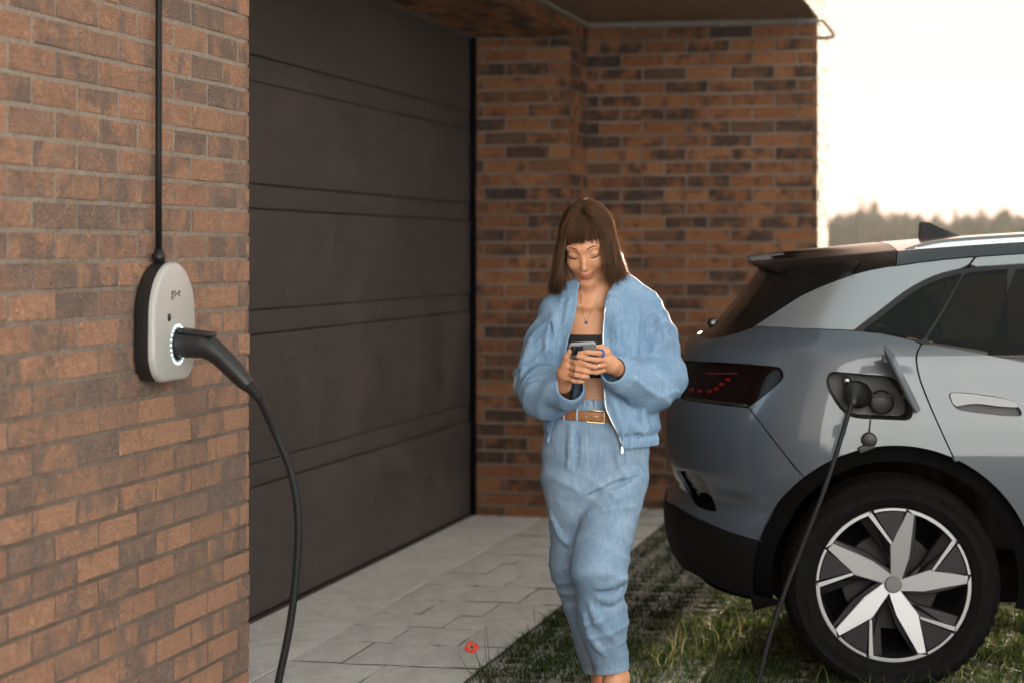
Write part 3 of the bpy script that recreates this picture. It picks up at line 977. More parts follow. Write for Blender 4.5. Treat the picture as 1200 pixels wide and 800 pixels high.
CP = {
    'pillar_top': [(1.177, 1.237), (1.165, 1.254), (1.152, 1.272), (1.139, 1.289), (1.127, 1.307), (1.115, 1.324), (1.102, 1.341), (1.088, 1.355), (1.073, 1.368), (1.057, 1.381), (1.043, 1.391), (1.028, 1.402), (1.013, 1.412), (0.9991, 1.421), (0.9829, 1.43), (0.9678, 1.437), (0.9527, 1.443), (0.9373, 1.448), (0.9216, 1.451), (0.9049, 1.455), (0.8914, 1.459), (0.8771, 1.463), (0.8617, 1.466), (0.8447, 1.47), (0.8298, 1.473), (0.8138, 1.475), (0.7964, 1.477), (0.7772, 1.48), (0.7559, 1.482), (0.736, 1.484), (0.7139, 1.486), (0.69, 1.488), (0.6645, 1.49), (0.6379, 1.492), (0.6105, 1.494)],
    'win_up': [(0.9147, 1.234), (0.9101, 1.251), (0.9049, 1.267), (0.8992, 1.284), (0.8933, 1.3), (0.8873, 1.317), (0.8811, 1.335), (0.8748, 1.352), (0.8686, 1.367), (0.857, 1.388), (0.8447, 1.405), (0.831, 1.419), (0.8137, 1.431), (0.7984, 1.438), (0.7802, 1.444), (0.759, 1.449), (0.7399, 1.452), (0.7181, 1.454), (0.6953, 1.455), (0.6737, 1.457), (0.6481, 1.459), (0.6242, 1.461), (0.5993, 1.462)],
    'win_low': [(0.9134, 1.231), (0.8955, 1.228), (0.878, 1.224), (0.8609, 1.221), (0.8443, 1.216), (0.8286, 1.211), (0.8131, 1.206), (0.7964, 1.2), (0.7767, 1.194), (0.7614, 1.189), (0.7447, 1.185), (0.7267, 1.179), (0.7076, 1.174), (0.6875, 1.169), (0.6666, 1.163), (0.648, 1.159), (0.6283, 1.154), (0.6077, 1.148), (0.5863, 1.143), (0.5643, 1.138), (0.5419, 1.133), (0.5191, 1.127)],
    'glass_up': [(0.8954, 1.237), (0.8901, 1.256), (0.884, 1.275), (0.8769, 1.295), (0.8708, 1.312), (0.8642, 1.331), (0.8571, 1.35), (0.8498, 1.365), (0.8399, 1.381), (0.8295, 1.393), (0.8178, 1.403), (0.8044, 1.413), (0.7896, 1.421), (0.7736, 1.427), (0.7485, 1.433), (0.7198, 1.437), (0.697, 1.439), (0.6717, 1.441), (0.6452, 1.444)],
    'glass_low': [(0.8941, 1.234), (0.8788, 1.231), (0.8637, 1.228), (0.8469, 1.223), (0.8328, 1.219), (0.8174, 1.214), (0.8001, 1.209), (0.78, 1.204), (0.7643, 1.2), (0.7466, 1.195), (0.7276, 1.191), (0.7078, 1.186), (0.688, 1.181), (0.6689, 1.177), (0.6468, 1.172), (0.625, 1.166), (0.6031, 1.161), (0.5809, 1.155), (0.5578, 1.15)],
    'door_line': [(0.7559, 1.482), (0.7598, 1.459), (0.7629, 1.427), (0.7636, 1.405), (0.7642, 1.379), (0.765, 1.351), (0.7659, 1.324), (0.7669, 1.301), (0.7691, 1.268), (0.7703, 1.239), (0.7712, 1.214), (0.7731, 1.187), (0.7756, 1.166), (0.7758, 1.148), (0.7732, 1.129), (0.7686, 1.101), (0.7607, 1.064), (0.7543, 1.041), (0.7464, 1.014), (0.7377, 0.9849), (0.7287, 0.9562), (0.7208, 0.932), (0.7125, 0.9061), (0.7046, 0.8803), (0.6973, 0.8568), (0.6914, 0.8375), (0.683, 0.8099), (0.6773, 0.7914)],
    'glass_base': [(1.468, 1.183), (1.38, 1.184), (1.322, 1.185), (1.276, 1.195), (1.232, 1.208), (1.202, 1.221), (1.175, 1.235)],
    'seam_pillar': [(1.175, 1.235), (1.142, 1.235), (1.113, 1.235), (1.087, 1.235), (1.063, 1.235), (1.041, 1.234), (1.02, 1.234), (0.9998, 1.234), (0.981, 1.233), (0.963, 1.232), (0.9457, 1.232), (0.929, 1.231), (0.9128, 1.23)],
    'lamp_top': [(1.426, 1.097), (1.324, 1.104), (1.262, 1.108), (1.216, 1.111), (1.179, 1.113), (1.147, 1.113), (1.118, 1.113), (1.092, 1.113), (1.068, 1.111), (1.049, 1.11), (1.034, 1.109), (1.017, 1.107), (1.011, 1.103), (1.004, 1.092), (1.001, 1.08), (0.9994, 1.071), (1.002, 1.06), (1.011, 1.039), (1.024, 1.015), (1.034, 0.9986), (1.045, 0.9821), (1.057, 0.9654)],
    'lamp_low': [(1.057, 0.964), (1.077, 0.9643), (1.107, 0.9654), (1.128, 0.9664), (1.155, 0.9676), (1.19, 0.9684), (1.231, 0.9683), (1.282, 0.967)],
    'seam_bumper': [(1.057, 0.9625), (1.042, 0.9406), (1.028, 0.9175), (1.015, 0.8938), (1.003, 0.8703), (0.9922, 0.8475), (0.9829, 0.8263), (0.9749, 0.8074), (0.9684, 0.7915), (0.9543, 0.7571), (0.9461, 0.7375)],
    'trim_top': [(1.026, 0.5084), (1.042, 0.5143), (1.06, 0.5196), (1.079, 0.525), (1.099, 0.531), (1.122, 0.5379), (1.149, 0.5451), (1.179, 0.5519), (1.211, 0.558), (1.254, 0.5648), (1.304, 0.5698), (1.375, 0.571)],
    'trim_low': [(1.025, 0.2965), (1.045, 0.2982), (1.069, 0.3008), (1.09, 0.3036), (1.115, 0.3069), (1.144, 0.3124), (1.169, 0.3192), (1.198, 0.3273), (1.231, 0.3347), (1.264, 0.3396), (1.321, 0.3441), (1.431, 0.3326)],
    'vent': [(1.354, 0.7005), (1.306, 0.7087), (1.271, 0.7152), (1.244, 0.7192), (1.225, 0.7198), (1.208, 0.7152), (1.196, 0.7066), (1.188, 0.6952), (1.182, 0.6805), (1.18, 0.6625), (1.182, 0.6439), (1.18, 0.6257), (1.17, 0.6096), (1.159, 0.5984), (1.154, 0.5909), (1.162, 0.589), (1.179, 0.5888), (1.204, 0.5897), (1.232, 0.5926), (1.259, 0.5987), (1.288, 0.6071), (1.315, 0.6163), (1.337, 0.6266), (1.346, 0.6398), (1.342, 0.6553)],
    'port': [(0.9213, 1.06), (0.922, 1.073), (0.9209, 1.083), (0.918, 1.091), (0.9132, 1.094), (0.9067, 1.095), (0.8992, 1.093), (0.8918, 1.092), (0.8845, 1.091), (0.8772, 1.09), (0.8699, 1.089), (0.8627, 1.087), (0.8554, 1.086), (0.8481, 1.085), (0.8406, 1.084), (0.8331, 1.083), (0.8253, 1.081), (0.819, 1.079), (0.8131, 1.075), (0.8077, 1.069), (0.8027, 1.062), (0.7981, 1.052), (0.7921, 1.037), (0.7861, 1.023), (0.7801, 1.008), (0.7764, 0.9981), (0.7735, 0.9879), (0.7712, 0.9773), (0.7697, 0.9663), (0.7688, 0.955), (0.769, 0.9593), (0.7691, 0.949), (0.7707, 0.9411), (0.7737, 0.9356), (0.778, 0.9324), (0.7836, 0.9316), (0.7921, 0.9321), (0.8006, 0.9327), (0.8088, 0.9332), (0.817, 0.9337), (0.825, 0.9343), (0.8328, 0.9348), (0.8406, 0.9353), (0.8482, 0.9359), (0.8556, 0.9364), (0.8659, 0.9391), (0.8752, 0.9455), (0.8838, 0.9557), (0.8917, 0.9696), (0.899, 0.9873), (0.9049, 1.004), (0.9111, 1.021), (0.9142, 1.03), (0.9169, 1.039), (0.9191, 1.048), (0.9209, 1.058), (0.9223, 1.069), (0.9213, 1.06)],
    'handle_out': [(0.6993, 1.015), (0.6994, 1.021), (0.6952, 1.025), (0.6889, 1.026), (0.6803, 1.027), (0.6694, 1.026), (0.6559, 1.025), (0.6462, 1.023), (0.6344, 1.021), (0.6213, 1.019), (0.6078, 1.016), (0.5947, 1.014), (0.5829, 1.011), (0.5734, 1.009), (0.5566, 1.004), (0.5483, 0.9993), (0.5371, 0.9893), (0.5278, 0.9782), (0.5212, 0.9682), (0.5179, 0.9593), (0.5173, 0.9523), (0.524, 0.9478), (0.5319, 0.9469), (0.5424, 0.9468), (0.5553, 0.9474), (0.5706, 0.9488), (0.5812, 0.95), (0.5936, 0.9516), (0.6069, 0.9536), (0.6201, 0.9556), (0.6327, 0.9577), (0.6437, 0.9597), (0.6526, 0.9615), (0.6703, 0.9656), (0.6801, 0.9711), (0.6883, 0.9828), (0.6938, 0.9957), (0.697, 1.006), (0.6993, 1.015)],
    'handle': [(0.6969, 1.016), (0.6959, 1.021), (0.6913, 1.024), (0.6833, 1.025), (0.6719, 1.024), (0.6557, 1.022), (0.6462, 1.021), (0.6345, 1.019), (0.6215, 1.016), (0.6079, 1.014), (0.5946, 1.011), (0.5828, 1.009), (0.5733, 1.007), (0.5567, 1.003), (0.5485, 0.9979), (0.5337, 0.9873), (0.5288, 0.9781), (0.5372, 0.977), (0.5513, 0.9775), (0.5673, 0.9789), (0.5816, 0.9803), (0.5941, 0.9821), (0.6064, 0.9845), (0.6179, 0.9868), (0.6278, 0.9882), (0.6418, 0.9884), (0.6539, 0.9868), (0.6641, 0.9841), (0.6745, 0.9809), (0.6828, 0.9804), (0.6892, 0.9883), (0.6927, 0.9991), (0.6951, 1.008), (0.6969, 1.016)],
    'strip': [(1.294, 0.9791), (1.245, 0.9809), (1.207, 0.9815), (1.174, 0.9814), (1.146, 0.9808), (1.115, 0.9798), (1.088, 0.9784), (1.063, 0.9766), (1.06, 0.9681), (1.079, 0.9692), (1.099, 0.9701), (1.12, 0.9708), (1.144, 0.9712), (1.172, 0.9718), (1.204, 0.9719), (1.242, 0.9713), (1.289, 0.9696)],
    'seg0': [(1.142, 1.059), (1.129, 1.063), (1.124, 1.054), (1.137, 1.05)],
    'seg1': [(1.158, 1.041), (1.144, 1.046), (1.139, 1.036), (1.153, 1.032)],
    'seg2': [(1.171, 1.024), (1.156, 1.029), (1.151, 1.019), (1.166, 1.015)],
    'seg3': [(1.194, 1.013), (1.177, 1.018), (1.172, 1.008), (1.188, 1.004)],
    'seg4': [(1.236, 1.01), (1.217, 1.015), (1.21, 1.006), (1.23, 1.001)],
    'seg5': [(1.284, 1.009), (1.259, 1.015), (1.251, 1.006), (1.275, 1)],
    'segline': [(1.221, 1.072), (1.189, 1.075), (1.161, 1.077), (1.136, 1.079), (1.113, 1.081), (1.114, 1.077), (1.144, 1.074), (1.179, 1.071), (1.219, 1.068)],
    'sensor': [(1.031, 0.5415), (1.032, 0.5358), (1.036, 0.533), (1.039, 0.5348), (1.041, 0.5402), (1.04, 0.546), (1.036, 0.5488), (1.033, 0.5469)],
}

PSI = radians(3.0)
car = empty('parked_car', (1.350, 8.169, 0), -PSI,
            'blue-grey hatchback car parked on the grass paving with its charging flap open', 'car')

def inside(px_, pz_, poly):
    poly = np.asarray(poly); r = np.zeros(len(px_), bool)
    x0, z0 = poly[:, 0], poly[:, 1]; x1, z1 = np.roll(x0, -1), np.roll(z0, -1)
    for a, b, c, d in zip(x0, z0, x1, z1):
        if b == d: continue
        m = ((b > pz_) != (d > pz_)) & (px_ < (c - a) * (pz_ - b) / (d - b) + a)
        r ^= m
    return r
def edge_dist(px_, pz_, poly):
    poly = np.asarray(poly, float); dmin = np.full(len(px_), 9.0)
    q = np.roll(poly, -1, 0)
    for (a, b), (c, d) in zip(poly, q):
        vx, vz = c - a, d - b; L2 = vx * vx + vz * vz + 1e-12
        t = np.clip(((px_ - a) * vx + (pz_ - b) * vz) / L2, 0, 1)
        dmin = np.minimum(dmin, np.hypot(px_ - a - t * vx, pz_ - b - t * vz))
    return dmin
def clean(poly):
    o = [poly[0]]
    for p in poly[1:]:
        if abs(p[0] - o[-1][0]) + abs(p[1] - o[-1][1]) > .0015: o.append(p)
    if abs(o[0][0] - o[-1][0]) + abs(o[0][1] - o[-1][1]) < .0015: o.pop()
    return o
def densify(poly, step=.03):
    o = []
    for i in range(len(poly)):
        a, b = poly[i], poly[(i + 1) % len(poly)]
        n = max(1, int(math.hypot(a[0] - b[0], a[1] - b[1]) / step))
        for k in range(n): o.append((a[0] + (b[0] - a[0]) * k / n, a[1] + (b[1] - a[1]) * k / n))
    return o
def surf_pts(C, off):
    C = np.asarray(C, float)
    P = car_pt(C[:, 0], C[:, 1]); N = car_nrm(P)
    return P + N * off, N
def panel(name, poly, mat, parent=None, holes=(), off=0.0, step=.028, flange=.014, mirror=True, label=None, bulge=None):
    """a body panel: a region of the car's surface with turned-in edges (and its mirror image on the far side)"""
    poly = densify(clean(poly)); holes = [densify(clean(h)) for h in holes]
    loops = [poly] + holes
    pts, edges = [], []
    for lp in loops:
        o = len(pts); pts += lp
        edges += [(o + i, o + (i + 1) % len(lp)) for i in range(len(lp))]
    pa = np.array(poly)
    gx, gz = np.meshgrid(np.arange(pa[:, 0].min(), pa[:, 0].max(), step), np.arange(pa[:, 1].min(), pa[:, 1].max(), step * .8))
    gx[1::2] += step / 2
    gx, gz = gx.ravel(), gz.ravel()
    ok = inside(gx, gz, poly)
    for h in holes: ok &= ~inside(gx, gz, h)
    gx, gz = gx[ok], gz[ok]
    for lp in loops:
        k = edge_dist(gx, gz, lp) > step * .4
        gx, gz = gx[k], gz[k]
    allp = pts + list(zip(gx.tolist(), gz.tolist()))
    vo, eo, fo, ov, oe, of = geometry.delaunay_2d_cdt([Vector(p) for p in allp], edges, [], 0, 1e-6)
    C = np.array([tuple(v) for v in vo])
    F_ = np.array([f for f in fo if len(f) == 3])
    cen = C[F_].mean(1)
    ok = inside(cen[:, 0], cen[:, 1], poly)
    for h in holes: ok &= ~inside(cen[:, 0], cen[:, 1], h)
    F_ = F_[ok]
    used = np.unique(F_); remap = -np.ones(len(C), int); remap[used] = np.arange(len(used))
    C = C[used]; F_ = remap[F_]
    P, N = surf_pts(C, off)
    if bulge is not None: P = P + N * bulge(C)[:, None]
    # orientation: outward
    a = np.cross(P[F_[:, 1]] - P[F_[:, 0]], P[F_[:, 2]] - P[F_[:, 0]])
    flip = (a * N[F_[:, 0]]).sum(1) < 0
    F_[flip] = F_[flip][:, ::-1]
    # boundary edges -> flange
    E = np.concatenate([F_[:, [0, 1]], F_[:, [1, 2]], F_[:, [2, 0]]])
    key = {}
    for a_, b_ in E.tolist(): key[(a_, b_)] = 1
    bnd = [(a_, b_) for (a_, b_) in key if (b_, a_) not in key]
    V = P.tolist(); NN = N.tolist(); faces = F_.tolist()
    if flange:
        for a_, b_ in bnd:
            t = P[b_] - P[a_]; nn = np.cross(t, N[a_]); nn = nn / (np.linalg.norm(nn) + 1e-9)
            o = len(V)
            V += [P[a_].tolist(), P[b_].tolist(), (P[b_] - N[b_] * flange).tolist(), (P[a_] - N[a_] * flange).tolist()]
            NN += [nn.tolist()] * 4
            faces.append([o, o + 3, o + 2, o + 1])
    res = []
    for s in ((1, -1) if mirror else (1,)):
        VV = [(x, y * s, z) for x, y, z in V]
        FF = faces if s == 1 else [f[::-1] for f in faces]
        me = mesh(name, VV, FF, mat, True)
        me.normals_split_custom_set_from_vertices([(x, y * s, z) for x, y, z in NN])
        o = link(bpy.data.objects.new(name, me), parent or car)
        if label and s == 1: o['label'] = label
        res.append(o)
    return res

WR, ARCH, ARCH_I, WZ, WX2 = .372, .487, .412, .366, 2.77
def arc(cx, r, a0, a1, n=40):
    """arch circle on the side, angles measured from up, towards the front positive"""
    A = np.radians(np.linspace(a0, a1, n))
    x = cx + r * np.sin(A); z = WZ + r * np.cos(A)
    return list(zip(side_phi(x, z).tolist(), z.tolist()))
def ang_of(c):
    P = car_pt(c[0], c[1]); return math.degrees(math.atan2(P[0], P[2] - WZ))
def sp(x, z): return (float(side_phi(x, z)), z)
def up(l): return list(l)
def rev(l): return list(l)[::-1]
CL = pi / 2
a_bump = ang_of(CP['seam_bumper'][-1]); a_trim = ang_of(CP['trim_top'][0]); a_door = ang_of(CP['door_line'][-1])
ARC_G = ARCH - .006
g = .0035       # shut line
def shift(l, dx, dz=0.0): return [(a + dx, b + dz) for a, b in l]
vent = CP['vent']
# rear bumper
panel('bumper', up(CP['seam_bumper'])[:-1] + arc(0, ARC_G, a_bump + .3, a_trim, 16) + CP['trim_top'] + [(CL, CP['trim_top'][-1][1] - .02), (CL, 1.00)] + rev(CP['lamp_low'])[:-1],
      M['paint'], holes=[vent])
panel('bumper_vent', [(a + (.012 if a > 1.2 else 0), b) for a, b in vent], M['gloss_black'], off=-.02, flange=.004)
panel('sensor', CP['sensor'], M['paint'], off=.001, flange=.002, step=.01)
low = CP['trim_low']
panel('bumper_trim', arc(0, ARC_G, a_trim - .3, a_trim - 32, 10) + [(low[0][0] - .02, low[0][1])] + low + [(CL, low[-1][1] - .01), (CL, CP['trim_top'][-1][1] - .022)] + rev(shift(CP['trim_top'], 0, -.003)),
      M['cladding'], off=.002)
# quarter panel
lamp_top = CP['lamp_top']
PHI_T = 1.30
def cut(l, lim): return [q for q in l if q[0] < lim]
gb = CP['glass_base']
zc_ = lambda l, ph: float(np.interp(ph, [q[0] for q in l][::-1], [q[1] for q in l][::-1]))
lt_z, gb_z = zc_(lamp_top[:20], PHI_T), zc_(gb, PHI_T)
quarter = rev(shift(CP['seam_bumper'], -g)) + rev(cut(lamp_top, PHI_T - .01)) + [(PHI_T, lt_z + .001), (PHI_T, gb_z)] + cut(gb, PHI_T - .01) + CP['seam_pillar'][1:] + [q for q in CP['win_low'][1:] if q[0] > CP['door_line'][len(CP['door_line']) // 2][0] + .012]
dl = CP['door_line']
zb = CP['win_low']
def z_on(l, ph):
    s = sorted(l); return float(np.interp(ph, [q[0] for q in s], [q[1] for q in s]))
belt = [q for q in dl if q[1] < z_on(zb, q[0])]
over = [q for q in dl if q[1] > z_on(CP['win_up'], q[0]) + .002]
quarter += [(q[0] + g / 2, q[1]) for q in belt] + arc(0, ARC_G, a_door - 1.0, a_bump - .4, 40)
port = CP['port']
panel('quarter_panel', quarter, M['paint'], holes=[port])
# tailgate, painted part
panel('tailgate', [(PHI_T + g, gb_z)] + [q for q in rev(gb) if q[0] > PHI_T + .02] + [(CL, gb[0][1] + .004), (CL, 1.115)] + [q for q in lamp_top if q[0] > PHI_T + .02][:1] + [(PHI_T + g, lt_z + .003)], M['paint'])
# silver pillar
pt = CP['pillar_top']
wu = CP['win_up']
px_cut = dl[0][0]
panel('pillar', [q for q in pt if q[0] > px_cut + .004] + [(over[0][0] + g, over[0][1])] + [(q[0] + g, q[1]) for q in over[1:]] + rev([q for q in wu if q[0] > over[-1][0] + .01]) + rev(shift(CP['seam_pillar'], 0, .004)), M['silver'],
      label='pale silver rear pillar')
# windows
FWD = sp(1.19, 1.062); FWU = sp(1.19, 1.545)
glass_hole = rev(CP['win_low']) 
gu, gl = CP['glass_up'], CP['glass_low']
def side_of(q, sgn):
    """which side of the door line a chart point is"""
    ph = float(np.interp(q[1], [p[1] for p in rev(dl)], [p[0] for p in rev(dl)])); return (q[0] - ph) * sgn > .004
dlm = [q for q in dl if z_on(gl, q[0]) < q[1] < z_on(gu, q[0])]
qw = [q for q in gu if side_of(q, 1)] + [(q[0] + .003, q[1]) for q in dlm] + rev([q for q in gl if side_of(q, 1)])
dw = [q for q in gu if side_of(q, -1)] + rev([q for q in gl if side_of(q, -1)]) + [(q[0] - .003, q[1]) for q in rev(dlm)]
gx = gu[-1][0] - .026
dw2 = [(gx, gu[-1][1] - .001), sp(1.15, 1.487), sp(1.15, 1.098), (gx, gl[-1][1] - .003)]
panel('window_trim', wu + [sp(1.19, 1.513), FWD] + rev(CP['win_low']), M['trim'], holes=[qw, dw, dw2], off=-.006, flange=.006)
panel('quarter_window', qw, M['glass'], off=-.002, flange=0)
panel('door_window', dw, M['glass'], off=-.002, flange=0)
panel('door_window', dw2, M['glass'], off=-.002, flange=0)
# rear door with its frame
door_poly = [(q[0] - g / 2, q[1]) for q in belt] + arc(0, ARC_G, a_door + .6, 108, 34) + [sp(.50, .335), sp(1.17, .335), sp(1.18, .7), FWD] + rev([q for q in zb if q[0] < belt[0][0] - .012])
hout = CP['handle_out']
rd = panel('rear_door', door_poly, M['paint'], holes=[hout])
for s, d_ in ((1, rd[0]), (-1, rd[1])):
    C = np.array(densify(clean(hout), .02)); P0, N0 = surf_pts(C, 0.0); P1 = P0 - N0 * .026
    cen = P1.mean(0)
    V = [(x, y * s, z) for x, y, z in np.concatenate([P0, P1, cen[None]]).tolist()]; m = len(C)
    Fc = [(i, (i + 1) % m, m + (i + 1) % m, m + i) for i in range(m)] + [(m + i, m + (i + 1) % m, 2 * m) for i in range(m)]
    obj('handle_recess', V, Fc, M['trim'], d_)
ho = panel('handle', CP['handle'], M['handle_silver'], off=.004, flange=.014, step=.008, bulge=lambda C: .006 * np.clip(edge_dist(C[:, 0], C[:, 1], clean(CP['handle'])) / .008, 0, 1) ** .5)
for k, o_ in enumerate(ho): o_.parent = rd[k]
panel('door_frame', [(q[0] - g, q[1]) for q in over] + rev([q for q in wu if q[0] < over[-1][0] - .012])[::-1] + [sp(1.19, 1.516), FWU] + rev([q for q in pt if q[0] < px_cut - .006]), M['silver'], label='pale silver strip above the side windows')
# roof edge and roof
ZS = pchip([-.46, -.30, -.13, .05, .25, .45, .8, 1.2, 1.45, 1.7], [1.452, 1.470, 1.488, 1.505, 1.521, 1.534, 1.552, 1.560, 1.555, 1.545])
def s_edge(x): z = float(ZS(x)); return (float(side_phi(x, z)), z)
seam_x = .045
re_ = [s_edge(x) for x in np.linspace(seam_x, 1.45, 26)]
pt_f = [q for q in pt if q[0] < s_edge(seam_x)[0] + .03]
panel('roof_edge', re_ + [sp(1.45, 1.545 - .03)] + [sp(1.19, FWU[1] + .003)] + rev([(a, b + .004) for a, b in pt if a < s_edge(seam_x)[0] - .02]), M['roof_paint'], off=.001)
def roof_sheet(name, x0, x1, mat, nx, yl=1.0, thick=.02):
    V, Fc = [], []
    ny = 25
    for x in np.linspace(x0, x1, nx):
        zs_ = float(ZS(x)); P = car_pt(side_phi(x, zs_), zs_); we = -P[1] - .001
        for t in np.linspace(-1, 1, ny):
            V.append((x, we * t * yl, zs_ + .034 * (1 - abs(t) ** 2.6)))
    for i in range(nx - 1):
        for j in range(ny - 1):
            a = i * ny + j
            Fc.append((a, a + ny, a + ny + 1, a + 1))
    return obj(name, V, Fc, mat, car, True)
roof_sheet('roof', .045, 1.45, M['roof_paint'], 24)
# spoiler: solid wedge reaching past the glass
def spoiler():
    V, Fc = [], []
    ys = np.linspace(-1, 1, 31); prof_n = 0
    for t in ys:
        tip = -.450 + .060 * abs(t) ** 4
        prof = []
        for x in np.linspace(.04, tip + .02, 9):
            zs_ = float(ZS(max(x, -.46))); prof.append((x, zs_ + .034 * (1 - abs(t) ** 2.6) * (1 if x > -.2 else 1)))
        zt = prof[-1][1]
        prof += [(tip + .004, zt - .006), (tip, zt - .014), (tip + .006, zt - .024), (tip + .05, zt - .040), (tip + .14, zt - .060), (-.12, zt - .050), (.03, 1.455)]
        prof_n = len(prof)
        we = .640 - .012 * 0
        for x, z in prof:
            wx = -car_pt(side_phi(max(x, -.36), min(z, 1.5)), min(z, 1.5))[1]
            V.append((x, t * (wx + .002), z))
    m = prof_n
    for i in range(len(ys) - 1):
        for k in range(m):
            k2 = (k + 1) % m
            Fc.append((i * m + k, i * m + k2, (i + 1) * m + k2, (i + 1) * m + k))
    Fc.append(tuple(range(m))); Fc.append(tuple((len(ys) - 1) * m + k for k in range(m - 1, -1, -1)))
    bm = bmesh.new(); me = mesh('t', V, Fc); bm.from_mesh(me); bpy.data.meshes.remove(me)
    return obj_bm('spoiler', bm, M['spoiler_black'], car, True, 60)
spoiler()
# black rear glass wrapping round to the pillars
top_z = 1.452
panel('rear_window', [(gb[-1][0] + .006, gb[-1][1] + .004)] + [(a + .006, b) for a, b in rev(pt) if False] + [(a + .008, b) for a, b in pt if a > s_edge(-.02)[0]] + [(s_edge(-.05)[0], top_z + .02), (1.25, top_z - .01), (CL, 1.435), (CL, gb[0][1] + .006)] + [(a, b + .003) for a, b in gb if a < 1.5][:-1], M['gloss_black'], off=-.001)
# tail lamps
tl = rev(shift(lamp_top, .004, -.003)) + [(CL - .02, 1.105), (CL - .02, 1.01)] + [(a, b + .003) for a, b in rev(CP['lamp_low'])]
tlo = panel('tail_lamp', tl, M['lamp_glass'], off=-.003, flange=.02)
for k in range(6):
    for i, o_ in enumerate(panel('red_segment', CP['seg%d' % k], M['red'], off=-.0005, flange=.002, step=.01)): o_.parent = tlo[i]
for i, o_ in enumerate(panel('lamp_line', CP['segline'], M['dull_red'], off=-.001, flange=.002, step=.01)): o_.parent = tlo[i]
for i, o_ in enumerate(panel('chrome_strip', CP['strip'], M['chrome'], off=-.0008, flange=.002, step=.01)): o_.parent = tlo[i]
# charging port
prt = densify(clean(port), .02)
C = np.array(prt); P0, N0 = surf_pts(C, .0); P1 = P0 + np.array([0, .07, 0]); cen = P1.mean(0); m = len(C)
Pm = P0.mean(0) + (P0 - P0.mean(0)) * .93 + np.array([0, .006, 0])
P1 = P1.mean(0) + (P1 - P1.mean(0)) * .88
V = np.concatenate([P0, Pm, P1, cen[None]]).tolist()
Fc = [(i, (i + 1) % m, m + (i + 1) % m, m + i) for i in range(m)] + [(m + i, m + (i + 1) % m, 2 * m + (i + 1) % m, 2 * m + i) for i in range(m)] + [(2 * m + i, 2 * m + (i + 1) % m, 3 * m) for i in range(m)]
port_o = obj('charging_port', V, Fc, M['black_plastic'], car)
def disc(name, c, r, depth, mat, parent, seg=24, dome=.004):
    v_, f_ = lathe_data([(.0001, -dome), (r * .8, -dome * .8), (r, 0), (r, depth)], seg)
    return obj(name, [(x + c[0], y + c[1], z + c[2]) for x, y, z in v_], f_, mat, parent, True)
disc('socket_rim', (-.120, -.888, 1.015), .046, .04, M['cladding'], port_o)
disc('socket_cover', (-.040, -.886, .990), .041, .03, M['charcoal'], port_o)
box('socket_bar', (-.075, -.893, 1.008), (-.005, -.868, 1.020), M['black_plastic'], port_o, .003)
disc('port_lamp', (-.158, -.878, 1.062), .014, .02, M['chrome'], port_o, 16)
box('note_plate', (.030, -.888, 1.005), (.058, -.884, 1.028), plain('grey_sticker', (.35, .34, .31), .6), port_o, .001)
# flap standing open, hinged at the front of the port
def flap():
    h0, h1 = Vector((.0033, -.885, 1.150)), Vector((.0935, -.892, .9675))
    f0, f1 = Vector((-.0535, -1.046, 1.196)), Vector((.057, -1.042, .966))
    rect = []
    r_ = .14
    for (cx_, cy_, a0) in ((r_, 1 - r_, pi / 2), (1 - r_, 1 - r_, 0)):
        seg_ = []
        for k in range(6):
            t = a0 + pi / 2 * k / 5; seg_.append((cx_ + r_ * cos(t), cy_ + r_ * sin(t)))
        rect += seg_[::-1]
    rect = [(0, 0)] + rect + [(1, 0)]
    bil = lambda a, b: (h0 * (1 - a) + h1 * a) * (1 - b) + (f0 * (1 - a) + f1 * a) * b
    nn = (h1 - h0).cross(f0 - h0).normalized()
    if nn.x > 0: nn = -nn
    m = len(rect); V = []
    for off in (0, .006):
        V += [tuple(bil(a, b) + nn * off) for a, b in rect]
    Fc = [tuple(range(m)), tuple(range(2 * m - 1, m - 1, -1))] + [(i, i + m, (i + 1) % m + m, (i + 1) % m) for i in range(m)]
    bm = bmesh.new(); me = mesh('t', V, Fc); bm.from_mesh(me); bpy.data.meshes.remove(me)
    f = obj_bm('charging_flap', bm, M['paint'], car, False)
    V = []
    for off in (.0065, .012):
        V += [tuple(bil(.05 + .9 * a, .03 + .92 * b) + nn * off) for a, b in rect]
    bm = bmesh.new(); me = mesh('t', V, Fc); bm.from_mesh(me); bpy.data.meshes.remove(me)
    obj_bm('flap_lining', bm, M['black_plastic'], f, False)
    q = bil(.16, .84) + nn * .020
    box('catch', tuple(q - Vector((.010, .010, .014))), tuple(q + Vector((.010, .010, .014))), M['black_plastic'], f, .002)
flap()
# socket plug cap hanging on its strap
strap = tube('cap_strap', [(-.083, -.905, .945), (-.084, -.928, .93), (-.087, -.934, .905), (-.089, -.936, .888)], .0022, M['rubber'], car, 8)
disc('socket_cap', (-.089, -.944, .866), .026, .012, M['charcoal'], car)
bm = bmesh.new(); bm_box(bm, (-.128, -.946, .827), (-.070, -.931, .850), .006, 2)
for v in bm.verts:
    a = -.35; c0 = Vector((-.10, 0, .84)); x, z = v.co.x - c0.x, v.co.z - c0.z
    v.co.x, v.co.z = c0.x + x * cos(a) + z * sin(a), c0.z - x * sin(a) + z * cos(a)
obj_bm('socket_cap', bm, M['charcoal'], car)
